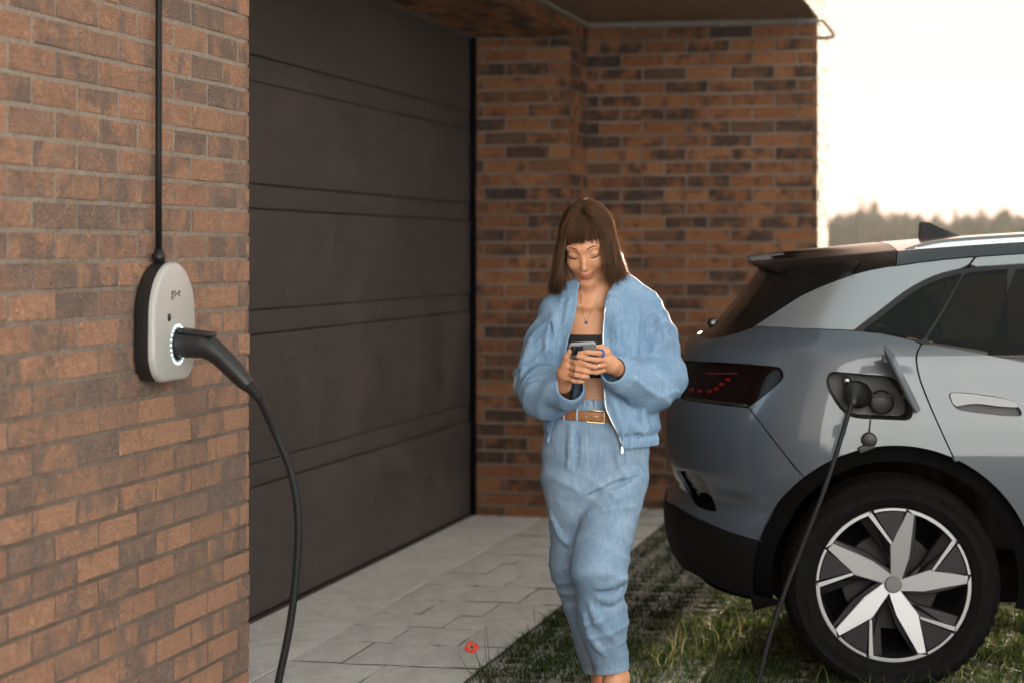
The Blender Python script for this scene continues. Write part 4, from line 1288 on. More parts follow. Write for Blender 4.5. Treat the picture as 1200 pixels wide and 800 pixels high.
# wheel-arch cladding
for cx in (0, WX2):
    A0, A1 = (-104, 112) if cx == 0 else (-108, 104)
    n = 60
    for s in (-1, 1):
        V, Fc = [], []
        prof = [(ARCH, -.004), (ARCH - .003, .006), (ARCH - .010, .010), (ARCH_I + .012, .010), (ARCH_I + .003, .006), (ARCH_I, -.002), (ARCH_I + .004, -.05), (ARCH_I + .02, -.16)]
        for a in np.radians(np.linspace(A0, A1, n)):
            for (r, off) in prof:
                x, z = cx + r * sin(a), WZ + r * cos(a)
                yb = float(car_pt(side_phi(x, max(z, .22)), max(z, .22))[1])
                V.append((x, s * -(yb - off), z) if False else (x, (yb - off) * -s * -1 if s == -1 else -(yb - off), z))
        m = len(prof)
        for i in range(n - 1):
            for k in range(m - 1):
                Fc.append((i * m + k, (i + 1) * m + k, (i + 1) * m + k + 1, i * m + k + 1))
        bm = bmesh.new(); me = mesh('t', V, Fc); bm.from_mesh(me); bpy.data.meshes.remove(me)
        obj_bm('arch_cladding', bm, M['cladding'], car, True, 40)
# sill between the wheels
panel('sill', [sp(.52, .33), sp(.52, .235), sp(2.25, .235), sp(2.25, .33)], M['cladding'], off=.006, flange=.05)
# the rest of the body, ahead of the picture's edge
a1 = arc(WX2, ARC_G, -107, 0, 24)
front_door = [sp(1.18, .335), sp(2.27, .335)] + [q for q in a1 if car_pt(q[0], q[1])[0] < 2.40 and q[1] > .34 and q[1] < .62] + [sp(2.42, .66), sp(2.33, 1.0), sp(2.05, 1.05), sp(1.2, 1.062), sp(1.19, .7)]
panel('front_door', front_door, M['paint'], step=.05)
fend = [sp(2.43, .66)] + [q for q in arc(WX2, ARC_G, -52, 100, 40) if q[1] > .30] + [sp(3.2, .27), (-CL, .25), (-CL, .99), sp(2.9, 1.03), sp(2.335, 1.0)]
panel('front_body', fend, M['paint'], step=.06)
panel('bonnet', [sp(2.335, 1.005), sp(2.9, 1.034), (-CL, .995), (-CL, 1.10), sp(2.07, 1.07)], M['paint'], step=.05)
panel('front_window', [sp(1.21, 1.085), sp(2.0, 1.08), sp(1.62, 1.38), sp(1.3, 1.49), sp(1.21, 1.49)], M['glass'], step=.05, off=-.002)
panel('front_pillar', [sp(1.19, 1.50), sp(1.32, 1.50), sp(1.64, 1.385), sp(2.05, 1.075), sp(2.12, 1.075), sp(1.72, 1.38), sp(1.46, 1.515), sp(1.19, 1.548)], M['silver'], step=.05)
panel('windscreen', [sp(2.13, 1.075), sp(1.74, 1.38), sp(1.47, 1.52), (-CL, 1.545), (-CL, 1.105)], M['glass'], step=.05, off=-.003)
panel('headlight', [(-1.15, .72), (-1.02, .74), (-1.02, .84), (-1.2, .82)], M['lamp_glass'], off=.004, step=.04)
# dark inner shell so that shut lines and gaps read black
shell_poly = [(CL, .26)] + [sp(-.46, .26)] + [q for q in arc(0, .425, -102, 102, 30)] + [sp(.5, .26), sp(2.3, .26)] + [q for q in arc(WX2, .425, -102, 102, 30)] + [sp(3.2, .26), (-CL, .27), (-CL, .95), sp(2.6, .98), sp(1.5, 1.45), s_edge(1.2), s_edge(.6), s_edge(.1), (1.2, 1.43), (CL, 1.38)]
port_big = [(C_[0] + (C_[0] - np.mean([q[0] for q in prt])) * .12, C_[1] + (C_[1] - np.mean([q[1] for q in prt])) * .12) for C_ in prt]
panel('inner_shell', shell_poly, M['dark_void'], holes=[port_big, qw, dw, dw2], off=-.032, step=.08, flange=0)
for (sx_, sw_, sh_) in ((.42, .50, .60), (1.35, .42, .66)):
    for sy_ in (-.38, .38):
        bm = bmesh.new()
        bm_box(bm, (sx_ - .05, sy_ - sw_ / 2, .45), (sx_ + .09, sy_ + sw_ / 2, .55 + sh_), .05, 3)
        bm_box(bm, (sx_ - .08, sy_ - .14, .58 + sh_), (sx_ + .02, sy_ + .14, .58 + sh_ + .18), .04, 3)
        for v in bm.verts: v.co.x -= (v.co.z - .45) * .28
        obj_bm('seat', bm, M['seat'], car, True, 50)
box('underbody', (-.40, -.66, .27), (3.3, .66, .40), M['dark_void'], car, .03)
for cx in (0, WX2):
    for s in (-1, 1):
        V, Fc = [], []
        n = 28
        for a in np.radians(np.linspace(-112, 112, n)):
            for y in (-.875, -.55): V.append((cx + .43 * sin(a), y * -s * -1 if s == -1 else -y, WZ + .43 * cos(a)))
        for i in range(n - 1): Fc.append((2 * i, 2 * i + 1, 2 * i + 3, 2 * i + 2))
        Fc.append(tuple(2 * i + 1 for i in range(n)))
        obj('wheel_liner', V, Fc, M['dark_void'], car)
# roof rail and fin
rail = [(.075, 1.512), (.13, 1.530), (.22, 1.546), (.45, 1.562), (.8, 1.580), (1.2, 1.588), (1.4, 1.580), (1.46, 1.562)]
for s in (-1, 1):
    V, Fc = [], []
    R_ = spline([(x, 0, z) for x, z in rail], 5)
    for p in R_:
        zs_ = float(ZS(p.x)); y0 = float(car_pt(side_phi(p.x, zs_), zs_)[1]) + .035
        hgt = max(p.z - zs_ + .004, .004)
        for (dy, dz) in [(-.018, 0), (-.019, .6), (-.012, .93), (0, 1.0), (.012, .93), (.018, .6), (.017, 0)]:
            V.append((p.x, (y0 + dy) * (1 if s == -1 else -1), zs_ + dz * hgt - .002))
    for i in range(len(R_) - 1):
        for k in range(6):
            Fc.append((i * 7 + k, (i + 1) * 7 + k, (i + 1) * 7 + k + 1, i * 7 + k + 1))
    bm = bmesh.new(); me = mesh('t', V, Fc); bm.from_mesh(me); bpy.data.meshes.remove(me)
    obj_bm('roof_rail', bm, M['chrome'], car, True, 50)
V, Fc = [], []
fin = [(.205, .052, .002), (.207, .066, .006), (.222, .070, .008), (.25, .062, .012), (.28, .045, .017), (.32, .024, .018), (.355, .010, .012), (.375, .004, .004)]
for x, h, wdt in fin:
    zb_ = float(ZS(x)) + .030
    V += [(x, -wdt - .012, zb_), (x, -wdt * .5, zb_ + h * .7), (x, 0, zb_ + h), (x, wdt * .5, zb_ + h * .7), (x, wdt + .012, zb_)]
for i in range(len(fin) - 1):
    for k in range(4): Fc.append((i * 5 + k, i * 5 + k + 1, (i + 1) * 5 + k + 1, (i + 1) * 5 + k))
Fc.append((0, 4, 3, 2, 1))
bm = bmesh.new(); me = mesh('t', V, Fc); bm.from_mesh(me); bpy.data.meshes.remove(me)
obj_bm('roof_aerial', bm, M['gloss_black'], car, True, 45)
v_, f_ = lathe_data([(.0001, -.020), (.012, -.017), (.020, -.008), (.022, .0), (.022, .02)], 18)
obj('wiper_cap', [(y * .9 - .575, x + .20, z + 1.222) for x, y, z in v_], f_, M['chrome'], car, True)

# wheels
def polar(r, a): return (r * .268 * sin(radians(a)), r * .268 * cos(radians(a)))
def plate(name, poly, ys, depth, front, side, parent, bevel=.0022):
    """bevelled wheel face piece; ys gives each corner its own height"""
    m = len(poly)
    if ys == 'plane':            # flat face sloping in towards the hub
        tx, tz = poly[2]; l_ = math.hypot(tx, tz)
        ys = [.029 - .0195 * (p[0] * tx + p[1] * tz) / l_ / .256 for p in poly]
    P = [Vector((p[0], 0, p[1])) for p in poly]
    cen = sum(P, Vector()) / m
    V = []
    ins = []
    for i in range(m):
        a, b, c = P[i - 1], P[i], P[(i + 1) % m]
        d1, d2 = (a - b).normalized(), (c - b).normalized()
        n1 = Vector((-d1.z, 0, d1.x)); n2 = Vector((d2.z, 0, -d2.x))
        bis = (n1 + n2)
        bis = bis.normalized() if bis.length > 1e-4 else n1
        if bis.dot(cen - b) < 0 and m < 7: bis = -bis
        ins.append(b + bis * bevel * 1.3)
    V += [(q.x, ys[i], q.z) for i, q in enumerate(ins)]
    V += [(q.x, ys[i] + bevel, q.z) for i, q in enumerate(P)]
    V += [(q.x, depth, q.z) for q in P]
    Fc = [tuple(range(m))]
    for l in range(2):
        for i in range(m):
            j = (i + 1) % m
            Fc.append((l * m + i, (l + 1) * m + i, (l + 1) * m + j, l * m + j))
    me = mesh(name, V, Fc, front); me.materials.append(side)
    for f in me.polygons: f.material_index = 0 if f.index <= m else 1
    bm = bmesh.new(); bm.from_mesh(me); bmesh.ops.recalc_face_normals(bm, faces=bm.faces)
    bm.normal_update()
    f0 = [f for f in bm.faces if f.calc_center_median().y < .03]
    bm.to_mesh(me); bm.free()
    return link(bpy.data.objects.new(name, me), parent)
def make_wheel():
    wh = bpy.data.objects.new('wheel', None); link(wh, car)
    prof = [(.258, .026), (.266, .010), (.275, .003), (.288, -.004), (.2945, -.0060), (.2960, -.0076), (.2985, -.0078), (.300, -.0070), (.316, -.0092), (.3325, -.0080), (.3340, -.0094), (.3360, -.0090), (.3375, -.0062), (.344, -.003), (.352, .004), (.360, .014), (.3675, .032), (.371, .055), (.372, .09), (.372, .15), (.371, .185),
            (.3675, .205), (.358, .225), (.33, .24), (.262, .23)]
    v_, f_ = lathe_data(prof, 168)
    V = []
    for i, (x, y, z) in enumerate(v_):
        ring, k = divmod(i, 168)
        r = math.hypot(x, z)
        if 13 <= ring <= 17 and k % 3 == 0: q = (r - .0050) / r; x, z = x * q, z * q; y += .0025
        if ring in (17, 20): q = (r - .004) / r; x, z = x * q, z * q
        V.append((x, y, z))
    obj('tyre', V, f_, M['tyre'], wh, True)
    v_, f_ = lathe_data([(.270, .016), (.268, .0115), (.262, .0115), (.256, .018), (.248, .045), (.240, .10), (.232, .19)], 96)
    rim = obj('rim', v_, f_, M['alloy_dark'], wh, True)
    v_, f_ = lathe_data([(.0001, .045), (.05, .043), (.060, .050), (.062, .10)], 40)
    obj('hub', v_, f_, M['alloy_dark'], wh, True)
    v_, f_ = lathe_data([(.0001, .0165), (.024, .0168), (.0275, .0185), (.029, .022), (.029, .05)], 40)
    obj('hub_cap', v_, f_, plain('cap_grey', (.13, .13, .135), .5, metal=.2), wh)
    v_, f_ = lathe_data([(.05, .115), (.10, .112), (.165, .112), (.168, .118), (.168, .13), (.0001, .13)], 48)
    obj('brake_disc', v_, f_, M['disc'], wh)
    v_, f_ = lathe_data([(.24, .175), (.0001, .175)], 32)
    obj('wheel_back', v_, f_, M['dark_void'], wh)
    for k in range(5):
        o_ = k * 72
        pc = lambda L: [polar(r, a + o_) for r, a in L]
        plate('blade', pc([(.10, -16), (.505, -2.5), (.955, 12.4), (.93, 18.6), (.66, 23.0), (.40, 33), (.115, 70)]), 'plane', .060, M['machined'], M['alloy_dark'], wh)
        # rim arc and the thin leg that turns inwards
        ro = [(.985, 12.4 + (57.0 - 12.4) * t) for t in np.linspace(0, 1, 14)]
        ri = [(.935, 54.0 - (54.0 - 17.0) * t) for t in np.linspace(0, 1, 12)]
        plate('rim_arc', pc(ro + ri), [.0095] * (len(ro) + len(ri)), .030, M['machined'], M['alloy_dark'], wh, .0012)
        plate('leg', pc([(.94, 53.8), (.97, 57.1), (.545, 72.6), (.515, 70.0)]), [.0092, .0092, .011, .011], .04, M['machined'], M['alloy_dark'], wh, .0012)
        ro = [(.985, 59.0 + 24.5 * t) for t in np.linspace(0, 1, 9)]; ri = [(.948, 83.5 - 24.3 * t) for t in np.linspace(0, 1, 9)]
        plate('rim_arc', pc(ro + ri), [.0095] * 18, .030, M['machined'], M['alloy_dark'], wh, .0010)
        ro = [(.94, 59 + 24.0 * t) for t in np.linspace(0, 1, 9)]
        plate('infill', pc([(.545, 73.5)] + ro + [(.54, 73.6)][:0]), [.014] + [.0145] * 9, .05, M['alloy_dark'], M['alloy_dark'], wh, .0015)
        # dark arms behind, framing the openings
        plate('arm', pc([(.93, 46), (.95, 57), (.52, 71.5), (.20, 96), (.16, 70), (.42, 60)]), [.040, .022, .022, .034, .040, .052], .085, M['alloy_dark'], M['alloy_dark'], wh, .002)
        plate('arm', pc([(.96, 12), (.95, 21), (.55, 33), (.18, 66), (.12, 20), (.50, 2)]), [.036, .044, .044, .044, .036, .030], .085, M['alloy_dark'], M['alloy_dark'], wh, .002)
        v_, f_ = lathe_data([(.0001, .036), (.006, .036), (.0085, .039), (.0085, .06)], 6)
        bx, bz = polar(.215, 40 + o_ - 3)
        obj('wheel_bolt', [(x + bx, y, z + bz) for x, y, z in v_], f_, M['disc'], wh)
    return wh
wheel = make_wheel()
WY = -.893
wheel.location = (0, WY, WZ); wheel.rotation_euler = (0, radians(-2.0), 0)
for (x, s) in ((WX2, -1), (0, 1), (WX2, 1)):
    c_ = wheel.copy(); link(c_, car)
    c_.location = (x, WY if s == -1 else -WY, WZ)
    c_.rotation_euler = (0, radians(17), 0 if s == -1 else pi)
    for ch in list(wheel.children):
        d_ = ch.copy(); link(d_, c_)
        for gch in ch.children: pass
# ------------------------------------------------------------------ signed-distance modelling (person and clothes)
class Field:
    def __init__(s, lo, hi, h):
        s.lo = np.array(lo, np.float32); s.h = h
        s.n = np.ceil((np.array(hi) - lo) / h).astype(int) + 1
        s.d = np.full(tuple(s.n), 1.0, np.float32)
        s.ax = [s.lo[i] + h * np.arange(s.n[i], dtype=np.float32) for i in range(3)]
    def like(s):
        o = Field(s.lo, s.lo + s.h, s.h); o.n = s.n.copy(); o.ax = s.ax
        o.d = np.full(tuple(s.n), 1.0, np.float32)
        return o
    def window(s, lo, hi):
        a = np.clip(np.floor((np.array(lo) - s.lo) / s.h).astype(int), 0, s.n)
        b = np.clip(np.ceil((np.array(hi) - s.lo) / s.h).astype(int) + 1, 0, s.n)
        return tuple(slice(x, y) for x, y in zip(a, b))
    def pts(s, w):
        return (s.ax[0][w[0]][:, None, None], s.ax[1][w[1]][None, :, None], s.ax[2][w[2]][None, None, :])
    def comb(s, w, e, op, k):
        D = s.d[w]
        if op == 'u':
            if k > 0:
                hh = np.maximum(k - np.abs(D - e), 0) / k
                s.d[w] = np.minimum(D, e) - hh * hh * k * .25
            else: s.d[w] = np.minimum(D, e)
        elif op == 's':
            e = -e
            if k > 0:
                hh = np.maximum(k - np.abs(D - e), 0) / k
                s.d[w] = np.maximum(D, e) + hh * hh * k * .25
            else: s.d[w] = np.maximum(D, e)
        elif op == 'i':
            s.d[w] = np.maximum(D, e)
    def cone(s, a, b, ra, rb=None, op='u', k=.02, sy=1.0, grow=0.0):
        """rounded cone from a to b; sy flattens it front to back"""
        rb = ra if rb is None else rb
        a, b = np.array(a, np.float32), np.array(b, np.float32)
        m = max(ra, rb) + k + grow + 3 * s.h
        w = s.window(np.minimum(a, b) - m, np.maximum(a, b) + m)
        x, y, z = s.pts(w)
        px, py, pz = x - a[0], (y - a[1]) / sy, z - a[2]
        bx, by, bz = b[0] - a[0], (b[1] - a[1]) / sy, b[2] - a[2]
        L2 = bx * bx + by * by + bz * bz + 1e-9
        t = np.clip((px * bx + py * by + pz * bz) / L2, 0, 1)
        e = np.sqrt((px - t * bx) ** 2 + (py - t * by) ** 2 + (pz - t * bz) ** 2) - (ra + t * (rb - ra))
        s.comb(w, (e * (sy + 1) / 2 - grow).astype(np.float32), op, k)
        return s
    def chain(s, pts, rs, **kw):
        for i in range(len(pts) - 1): s.cone(pts[i], pts[i + 1], rs[i], rs[i + 1], **kw)
    def ell(s, c, r, R=None, o=(0, 0, 0), op='u', k=.02):
        """ellipsoid at local centre c, radii r, in a frame with rotation R and origin o"""
        c, r = np.array(c, np.float32), np.array(r, np.float32)
        cw = np.array(o) + (R @ c if R is not None else c)
        m = r.max() + k + 3 * s.h
        w = s.window(cw - m, cw + m)
        x, y, z = s.pts(w)
        x, y, z = x - cw[0], y - cw[1], z - cw[2]
        if R is not None:
            x, y, z = (R[0, 0] * x + R[1, 0] * y + R[2, 0] * z, R[0, 1] * x + R[1, 1] * y + R[2, 1] * z, R[0, 2] * x + R[1, 2] * y + R[2, 2] * z)
        q = np.sqrt((x / r[0]) ** 2 + (y / r[1]) ** 2 + (z / r[2]) ** 2)
        q2 = np.sqrt((x / r[0] ** 2) ** 2 + (y / r[1] ** 2) ** 2 + (z / r[2] ** 2) ** 2) + 1e-6
        s.comb(w, (q * (q - 1) / q2).astype(np.float32), op, k)
        return s
    def lcone(s, a, b, ra, rb, R, o, **kw):
        s.cone(np.array(o) + R @ np.array(a), np.array(o) + R @ np.array(b), ra, rb, **kw)
    def near(s, fn, band=.03):
        """add fn(x, y, z) to the distance close to the surface"""
        I = np.nonzero(np.abs(s.d) < band)
        P = [s.ax[i][I[i]] for i in range(3)]
        s.d[I] += fn(*P).astype(np.float32)
    def front(s, x, z):
        """first surface point met from the front (towards -y) at this x and z"""
        i = int(round((x - s.lo[0]) / s.h)); j = int(round((z - s.lo[2]) / s.h))
        i = min(max(i, 0), s.n[0] - 1); j = min(max(j, 0), s.n[2] - 1)
        col = s.d[i, :, j] < 0
        return float(s.ax[1][np.argmax(col)]) if col.any() else None
    def fold(s, line, r=.011, up=.5, k=.018):
        """ridge (up > 0) or crease (up < 0) along a line on the front of the cloth"""
        P = []
        for (x, z) in line:
            y = s.front(x, z)
            if y is not None: P.append((x, y, z))
        ok = [i for i in range(len(P)) if all(abs(P[i][1] - P[j][1]) < .045 for j in (i - 1, i + 1) if 0 <= j < len(P))]
        P = [P[i] for i in ok]
        if len(P) < 2: return
        P = [tuple(p) for p in spline(P, 3)] if len(P) > 2 else P
        m = len(P)
        for i in range(m - 1):
            taper = lambda q: r * (.35 + .65 * sin(pi * (q + .5) / m))
            ra, rb = taper(i), taper(i + 1)
            off = (1 - up) if up > 0 else (1 + up)
            if up > 0:
                a = (P[i][0], P[i][1] + ra * off, P[i][2]); b = (P[i + 1][0], P[i + 1][1] + rb * off, P[i + 1][2])
                s.cone(a, b, ra, rb, 'u', k)
            else:
                a = (P[i][0], P[i][1] - ra * off, P[i][2]); b = (P[i + 1][0], P[i + 1][1] - rb * off, P[i + 1][2])
                s.cone(a, b, ra, rb, 's', k)
    def mesh(s, smooth=1):
        S = s.d < 0
        c = np.zeros(tuple(s.n - 1), np.uint8)
        for i in (0, 1):
            for j in (0, 1):
                for k in (0, 1):
                    c += S[i:s.n[0] - 1 + i, j:s.n[1] - 1 + j, k:s.n[2] - 1 + k]
        cells = np.argwhere((c > 0) & (c < 8))
        idx = -np.ones(tuple(s.n - 1), np.int32)
        idx[tuple(cells.T)] = np.arange(len(cells))
        acc = np.zeros((len(cells), 3), np.float64); cnt = np.zeros(len(cells))
        cor = [(i, j, k) for i in (0, 1) for j in (0, 1) for k in (0, 1)]
        val = {q: s.d[cells[:, 0] + q[0], cells[:, 1] + q[1], cells[:, 2] + q[2]].astype(np.float64) for q in cor}
        for q in cor:
            for a in range(3):
                if q[a]: continue
                p = list(q); p[a] = 1; p = tuple(p)
                v0, v1 = val[q], val[p]
                m = (v0 < 0) != (v1 < 0)
                t = np.where(m, v0 / np.where(m, v0 - v1, 1), 0)
                add = np.tile(np.array(q, float), (len(cells), 1)); add[:, a] += t
                acc[m] += add[m]; cnt[m] += 1
        V = s.lo + s.h * (cells + acc / cnt[:, None])
        Fs = []
        for a in range(3):
            b, c_ = (a + 1) % 3, (a + 2) % 3
            sl0 = [slice(None)] * 3; sl1 = [slice(None)] * 3
            sl0[a] = slice(0, -1); sl1[a] = slice(1, None)
            A, B = S[tuple(sl0)], S[tuple(sl1)]
            E = np.argwhere(A != B)
            E = E[(E[:, b] > 0) & (E[:, c_] > 0) & (E[:, b] < s.n[b] - 1) & (E[:, c_] < s.n[c_] - 1)]
            if not len(E): continue
            def ix(db, dc):
                q = E.copy(); q[:, b] -= db; q[:, c_] -= dc
                return idx[tuple(q.T)]
            quad = np.stack([ix(1, 1), ix(0, 1), ix(0, 0), ix(1, 0)], 1)
            fl = B[tuple(E.T)]
            quad[fl] = quad[fl][:, ::-1]
            Fs.append(quad)
        Fq = np.concatenate(Fs)
        Fq = Fq[(Fq >= 0).all(1)]
        for _ in range(smooth):
            N = np.zeros_like(V); C = np.zeros(len(V))
            for k in range(4):
                a, b = Fq[:, k], Fq[:, (k + 1) % 4]
                for u, v in ((a, b), (b, a)):
                    for ax in range(3): N[:, ax] += np.bincount(u, V[v, ax], len(V))
                    C += np.bincount(u, minlength=len(V))
            V = V * .45 + .55 * N / np.maximum(C, 1)[:, None]
        return V, Fq

def drape(seed, dirv, freq, amp, warp=2.2, mask=None):
    """open, tapering cloth folds running across the given direction"""
    f2, f3 = waves(seed, 6, 9, 1.0), waves(seed + 1, 6, 13, 1.0)
    def f(x, y, z):
        ph = freq * (x * dirv[0] + y * dirv[1] + z * dirv[2]) + warp * f2(x, y, z)
        r = 1 - np.abs(np.sin(ph)); r = r * r * (3 - 2 * r)
        m = np.clip(f3(x, y, z) * 1.1 + .35, 0, 1); m = m * m * (3 - 2 * m)
        if mask is not None: m = m * mask(x, y, z)
        return -amp * r * m
    return f
bell = lambda v, c, w_: np.exp(-((v - c) / w_) ** 2)

def np_mesh(name, V, Fq, mat, parent):
    me = bpy.data.meshes.new(name)
    me.vertices.add(len(V)); me.vertices.foreach_set('co', np.asarray(V, np.float32).ravel())
    n = len(Fq)
    me.loops.add(n * 4); me.loops.foreach_set('vertex_index', np.asarray(Fq, np.int32).ravel())
    me.polygons.add(n); me.polygons.foreach_set('loop_start', np.arange(0, n * 4, 4, dtype=np.int32))
    me.polygons.foreach_set('use_smooth', np.ones(n, bool))
    me.materials.append(mat)
    me.update(calc_edges=True)
    return link(bpy.data.objects.new(name, me), parent)

def waves(seed, n, freq, amp):
    r = np.random.RandomState(seed)
    K = r.normal(size=(n, 3)) * freq; ph = r.uniform(0, 2 * pi, n); A = r.uniform(.5, 1, n); A *= amp / A.sum() * 2
    def f(x, y, z):
        o = 0
        for (a, b, c), p, q in zip(K, ph, A): o = o + q * np.sin(a * x + b * y + c * z + p)
        return o
    return f

# ------------------------------------------------------------------ the person
PX, PY = .28, 7.04
person = empty('person', (PX, PY, 0), 0, 'person in pale blue denim looking down at a phone beside the charging car', 'person')

def mk_skin():
    t = NT('skin')
    v = t.coord()
    n1 = t.noise(v, 18, 4); n2 = t.noise(v, 420, 3, .7)
    col = t.ramp(n1, [(.3, (.56, .265, .150)), (.7, (.66, .330, .192))])
    at = t.node('ShaderNodeAttribute', attribute_name='tint')
    col = t.mix(t.math('MULTIPLY', at.outputs['Fac'], .85), col, (.42, .11, .09))
    t.set(col=col, rough=.46, sss=.12, normal=t.bump(n2, .15, .001), spec=.4)
    t.b.inputs['Subsurface Radius'].default_value = (.012, .005, .003)
    return t.m
M['skin'] = mk_skin()
def mk_denim(name, c1, c2, weave=900, wear_light=.35):
    t = NT(name)
    v = t.coord()
    n1 = t.noise(v, 9, 5, .6); n2 = t.noise(t.coord('Object', (weave, weave, weave * .35)), 1.0, 2, .6); n3 = t.noise(v, 130, 5, .75)
    col = t.ramp(n1, [(.3, c1), (.7, c2)])
    col = t.mix(.65, col, t.ramp(n2, [(.3, (.72, .74, .78)), (.7, (1.2, 1.18, 1.15))]), 'MULTIPLY')
    col = t.mix(.45, col, t.ramp(n3, [(.3, (.78, .80, .84)), (.7, (1.16, 1.14, 1.10))]), 'MULTIPLY')
    slub = t.noise(t.coord('Object', (170, 170, 9)), 1.0, 4, .7)
    col = t.mix(.75, col, t.ramp(slub, [(.3, (.74, .77, .82)), (.7, (1.20, 1.17, 1.13))]), 'MULTIPLY')
    big = t.noise(v, 3.2, 4, .6)
    col = t.mix(.8, col, t.ramp(big, [(.32, (.80, .83, .88)), (.68, (1.18, 1.15, 1.10))]), 'MULTIPLY')
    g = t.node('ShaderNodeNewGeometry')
    w_ = t.ramp(g.outputs['Pointiness'], [(.505, (0, 0, 0)), (.56, (1, 1, 1))])  # ridges lightened: some wear, plus fold light painted into the colour
    deep = t.ramp(g.outputs['Pointiness'], [(.42, (.70, .73, .79)), (.495, (1, 1, 1))])  # fold shade painted into the creases
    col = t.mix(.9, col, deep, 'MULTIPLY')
    col = t.mix(t.math('MULTIPLY', w_, wear_light), col, tuple(min(1, c * 1.5) for c in c2))
    b = t.bump(n2, .3, .0008, t.bump(n3, .12, .0012))
    t.set(col=col, rough=.9, normal=b, spec=.15)
    return t.m
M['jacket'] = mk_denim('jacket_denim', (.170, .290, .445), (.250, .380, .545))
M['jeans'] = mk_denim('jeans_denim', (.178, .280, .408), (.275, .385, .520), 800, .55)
M['thread'] = plain('pale_thread', (.36, .46, .56), .8)
M['black_cloth'] = plain('black_jersey', (.012, .012, .013), .9, nscale=300, var=.3, bump=.3)
M['leather'] = plain('tan_leather', (.30, .105, .030), .45, nscale=60, var=.18, bump=.15)
M['brass'] = plain('pale_brass', (.75, .60, .36), .25, metal=1.0)
M['steel'] = plain('polished_steel', (.7, .7, .7), .2, metal=1.0)
M['blue_stone'] = plain('blue_enamel', (.02, .12, .42), .2, coat=.6)
M['gold'] = plain('fine_gold', (.45, .34, .20), .35, metal=1.0)

def rotm(pitch, yaw, roll):
    R = Matrix.Rotation(radians(yaw), 3, 'Z') @ Matrix.Rotation(radians(roll), 3, 'Y') @ Matrix.Rotation(radians(pitch), 3, 'X')
    return np.array(R)
HR = rotm(25, -12, -4)
HO = np.array([-.034, -.008, 1.527])
def hl(p): return HO + HR @ np.array(p)      # head axes to person axes

# body: one continuous surface
B = Field((-.30, -.36, -.01), (.32, .30, 1.66), .0025)
# legs and feet
for hip, knee, ank, toe in (((0.0776, 0.0000, 0.7566), (0.0059, -0.1000, 0.4673), (0.0621, -0.0300, 0.1008), (-.055, -.14, .03)),
                            ((-0.0767, 0.0200, 0.7545), (-0.0690, 0.0900, 0.4562), (0.0310, 0.1600, 0.0715), (-.045, -.14, .03))):
    B.chain([hip, knee], [.078, .052], k=.03)
    mid = tuple(np.array(knee) * .62 + np.array(ank) * .38 + np.array([0, .015, 0]))
    B.chain([knee, mid, ank], [.050, .046, .033], k=.025)
    heel = (ank[0] + .004, ank[1] + .035, .032)
    ball = (ank[0] + toe[0] * .75, ank[1] + toe[1] * .75, .028)
    tip = (ank[0] + toe[0] * 1.2, ank[1] + toe[1] * 1.15, .022)
    B.chain([ank, heel], [.033, .028], k=.03); B.chain([ank, ball, tip], [.034, .027, .018], k=.03); B.chain([heel, ball], [.026, .028], k=.02)
# trunk
B.cone((-0.0036, 0.0100, 0.7555), (-0.0036, 0.0100, 0.9106), .145, .135, sy=.68, k=.04)
B.cone((-0.0036, 0.0100, 0.9106), (-0.0067, 0.0050, 1.0322), .125, .100, sy=.70, k=.04)
B.cone((-0.0067, 0.0050, 1.0322), (-0.0065, 0.0100, 1.1503), .100, .118, sy=.66, k=.04)
B.cone((-0.0065, 0.0100, 1.1503), (-0.0029, 0.0300, 1.2851), .120, .118, sy=.62, k=.04)
for px_ in ((-0.0451, -0.0500, 1.1813), (0.0248, -0.0500, 1.1841)): B.ell(px_, (.043, .040, .045), k=.035)
B.chain([(-0.1103, 0.0300, 1.3162), (-0.0029, 0.0300, 1.3473), (0.1329, 0.0300, 1.3275)], [.045, .05, .045], k=.05)
B.chain([(-0.0029, 0.0300, 1.3416), (-0.0094, 0.0080, 1.4267)], [.050, .0475], k=.035)
B.chain([(-0.0893, -0.0300, 1.3290), (-0.0282, -0.0450, 1.3209)], [.010, .008], k=.02); B.chain([(0.0845, -0.0300, 1.3374), (0.0110, -0.0450, 1.3237)], [.010, .008], k=.02)
# arms
B.chain([(-0.1188, 0.0300, 1.3020), (-0.1895, 0.0300, 1.0758), (-0.1156, -0.1900, 1.0753)], [.046, .038, .0255], k=.02)
B.chain([(0.1436, 0.0200, 1.3136), (0.2156, 0.0400, 1.0922), (0.0565, -0.2000, 1.1306)], [.046, .038, .0255], k=.02)
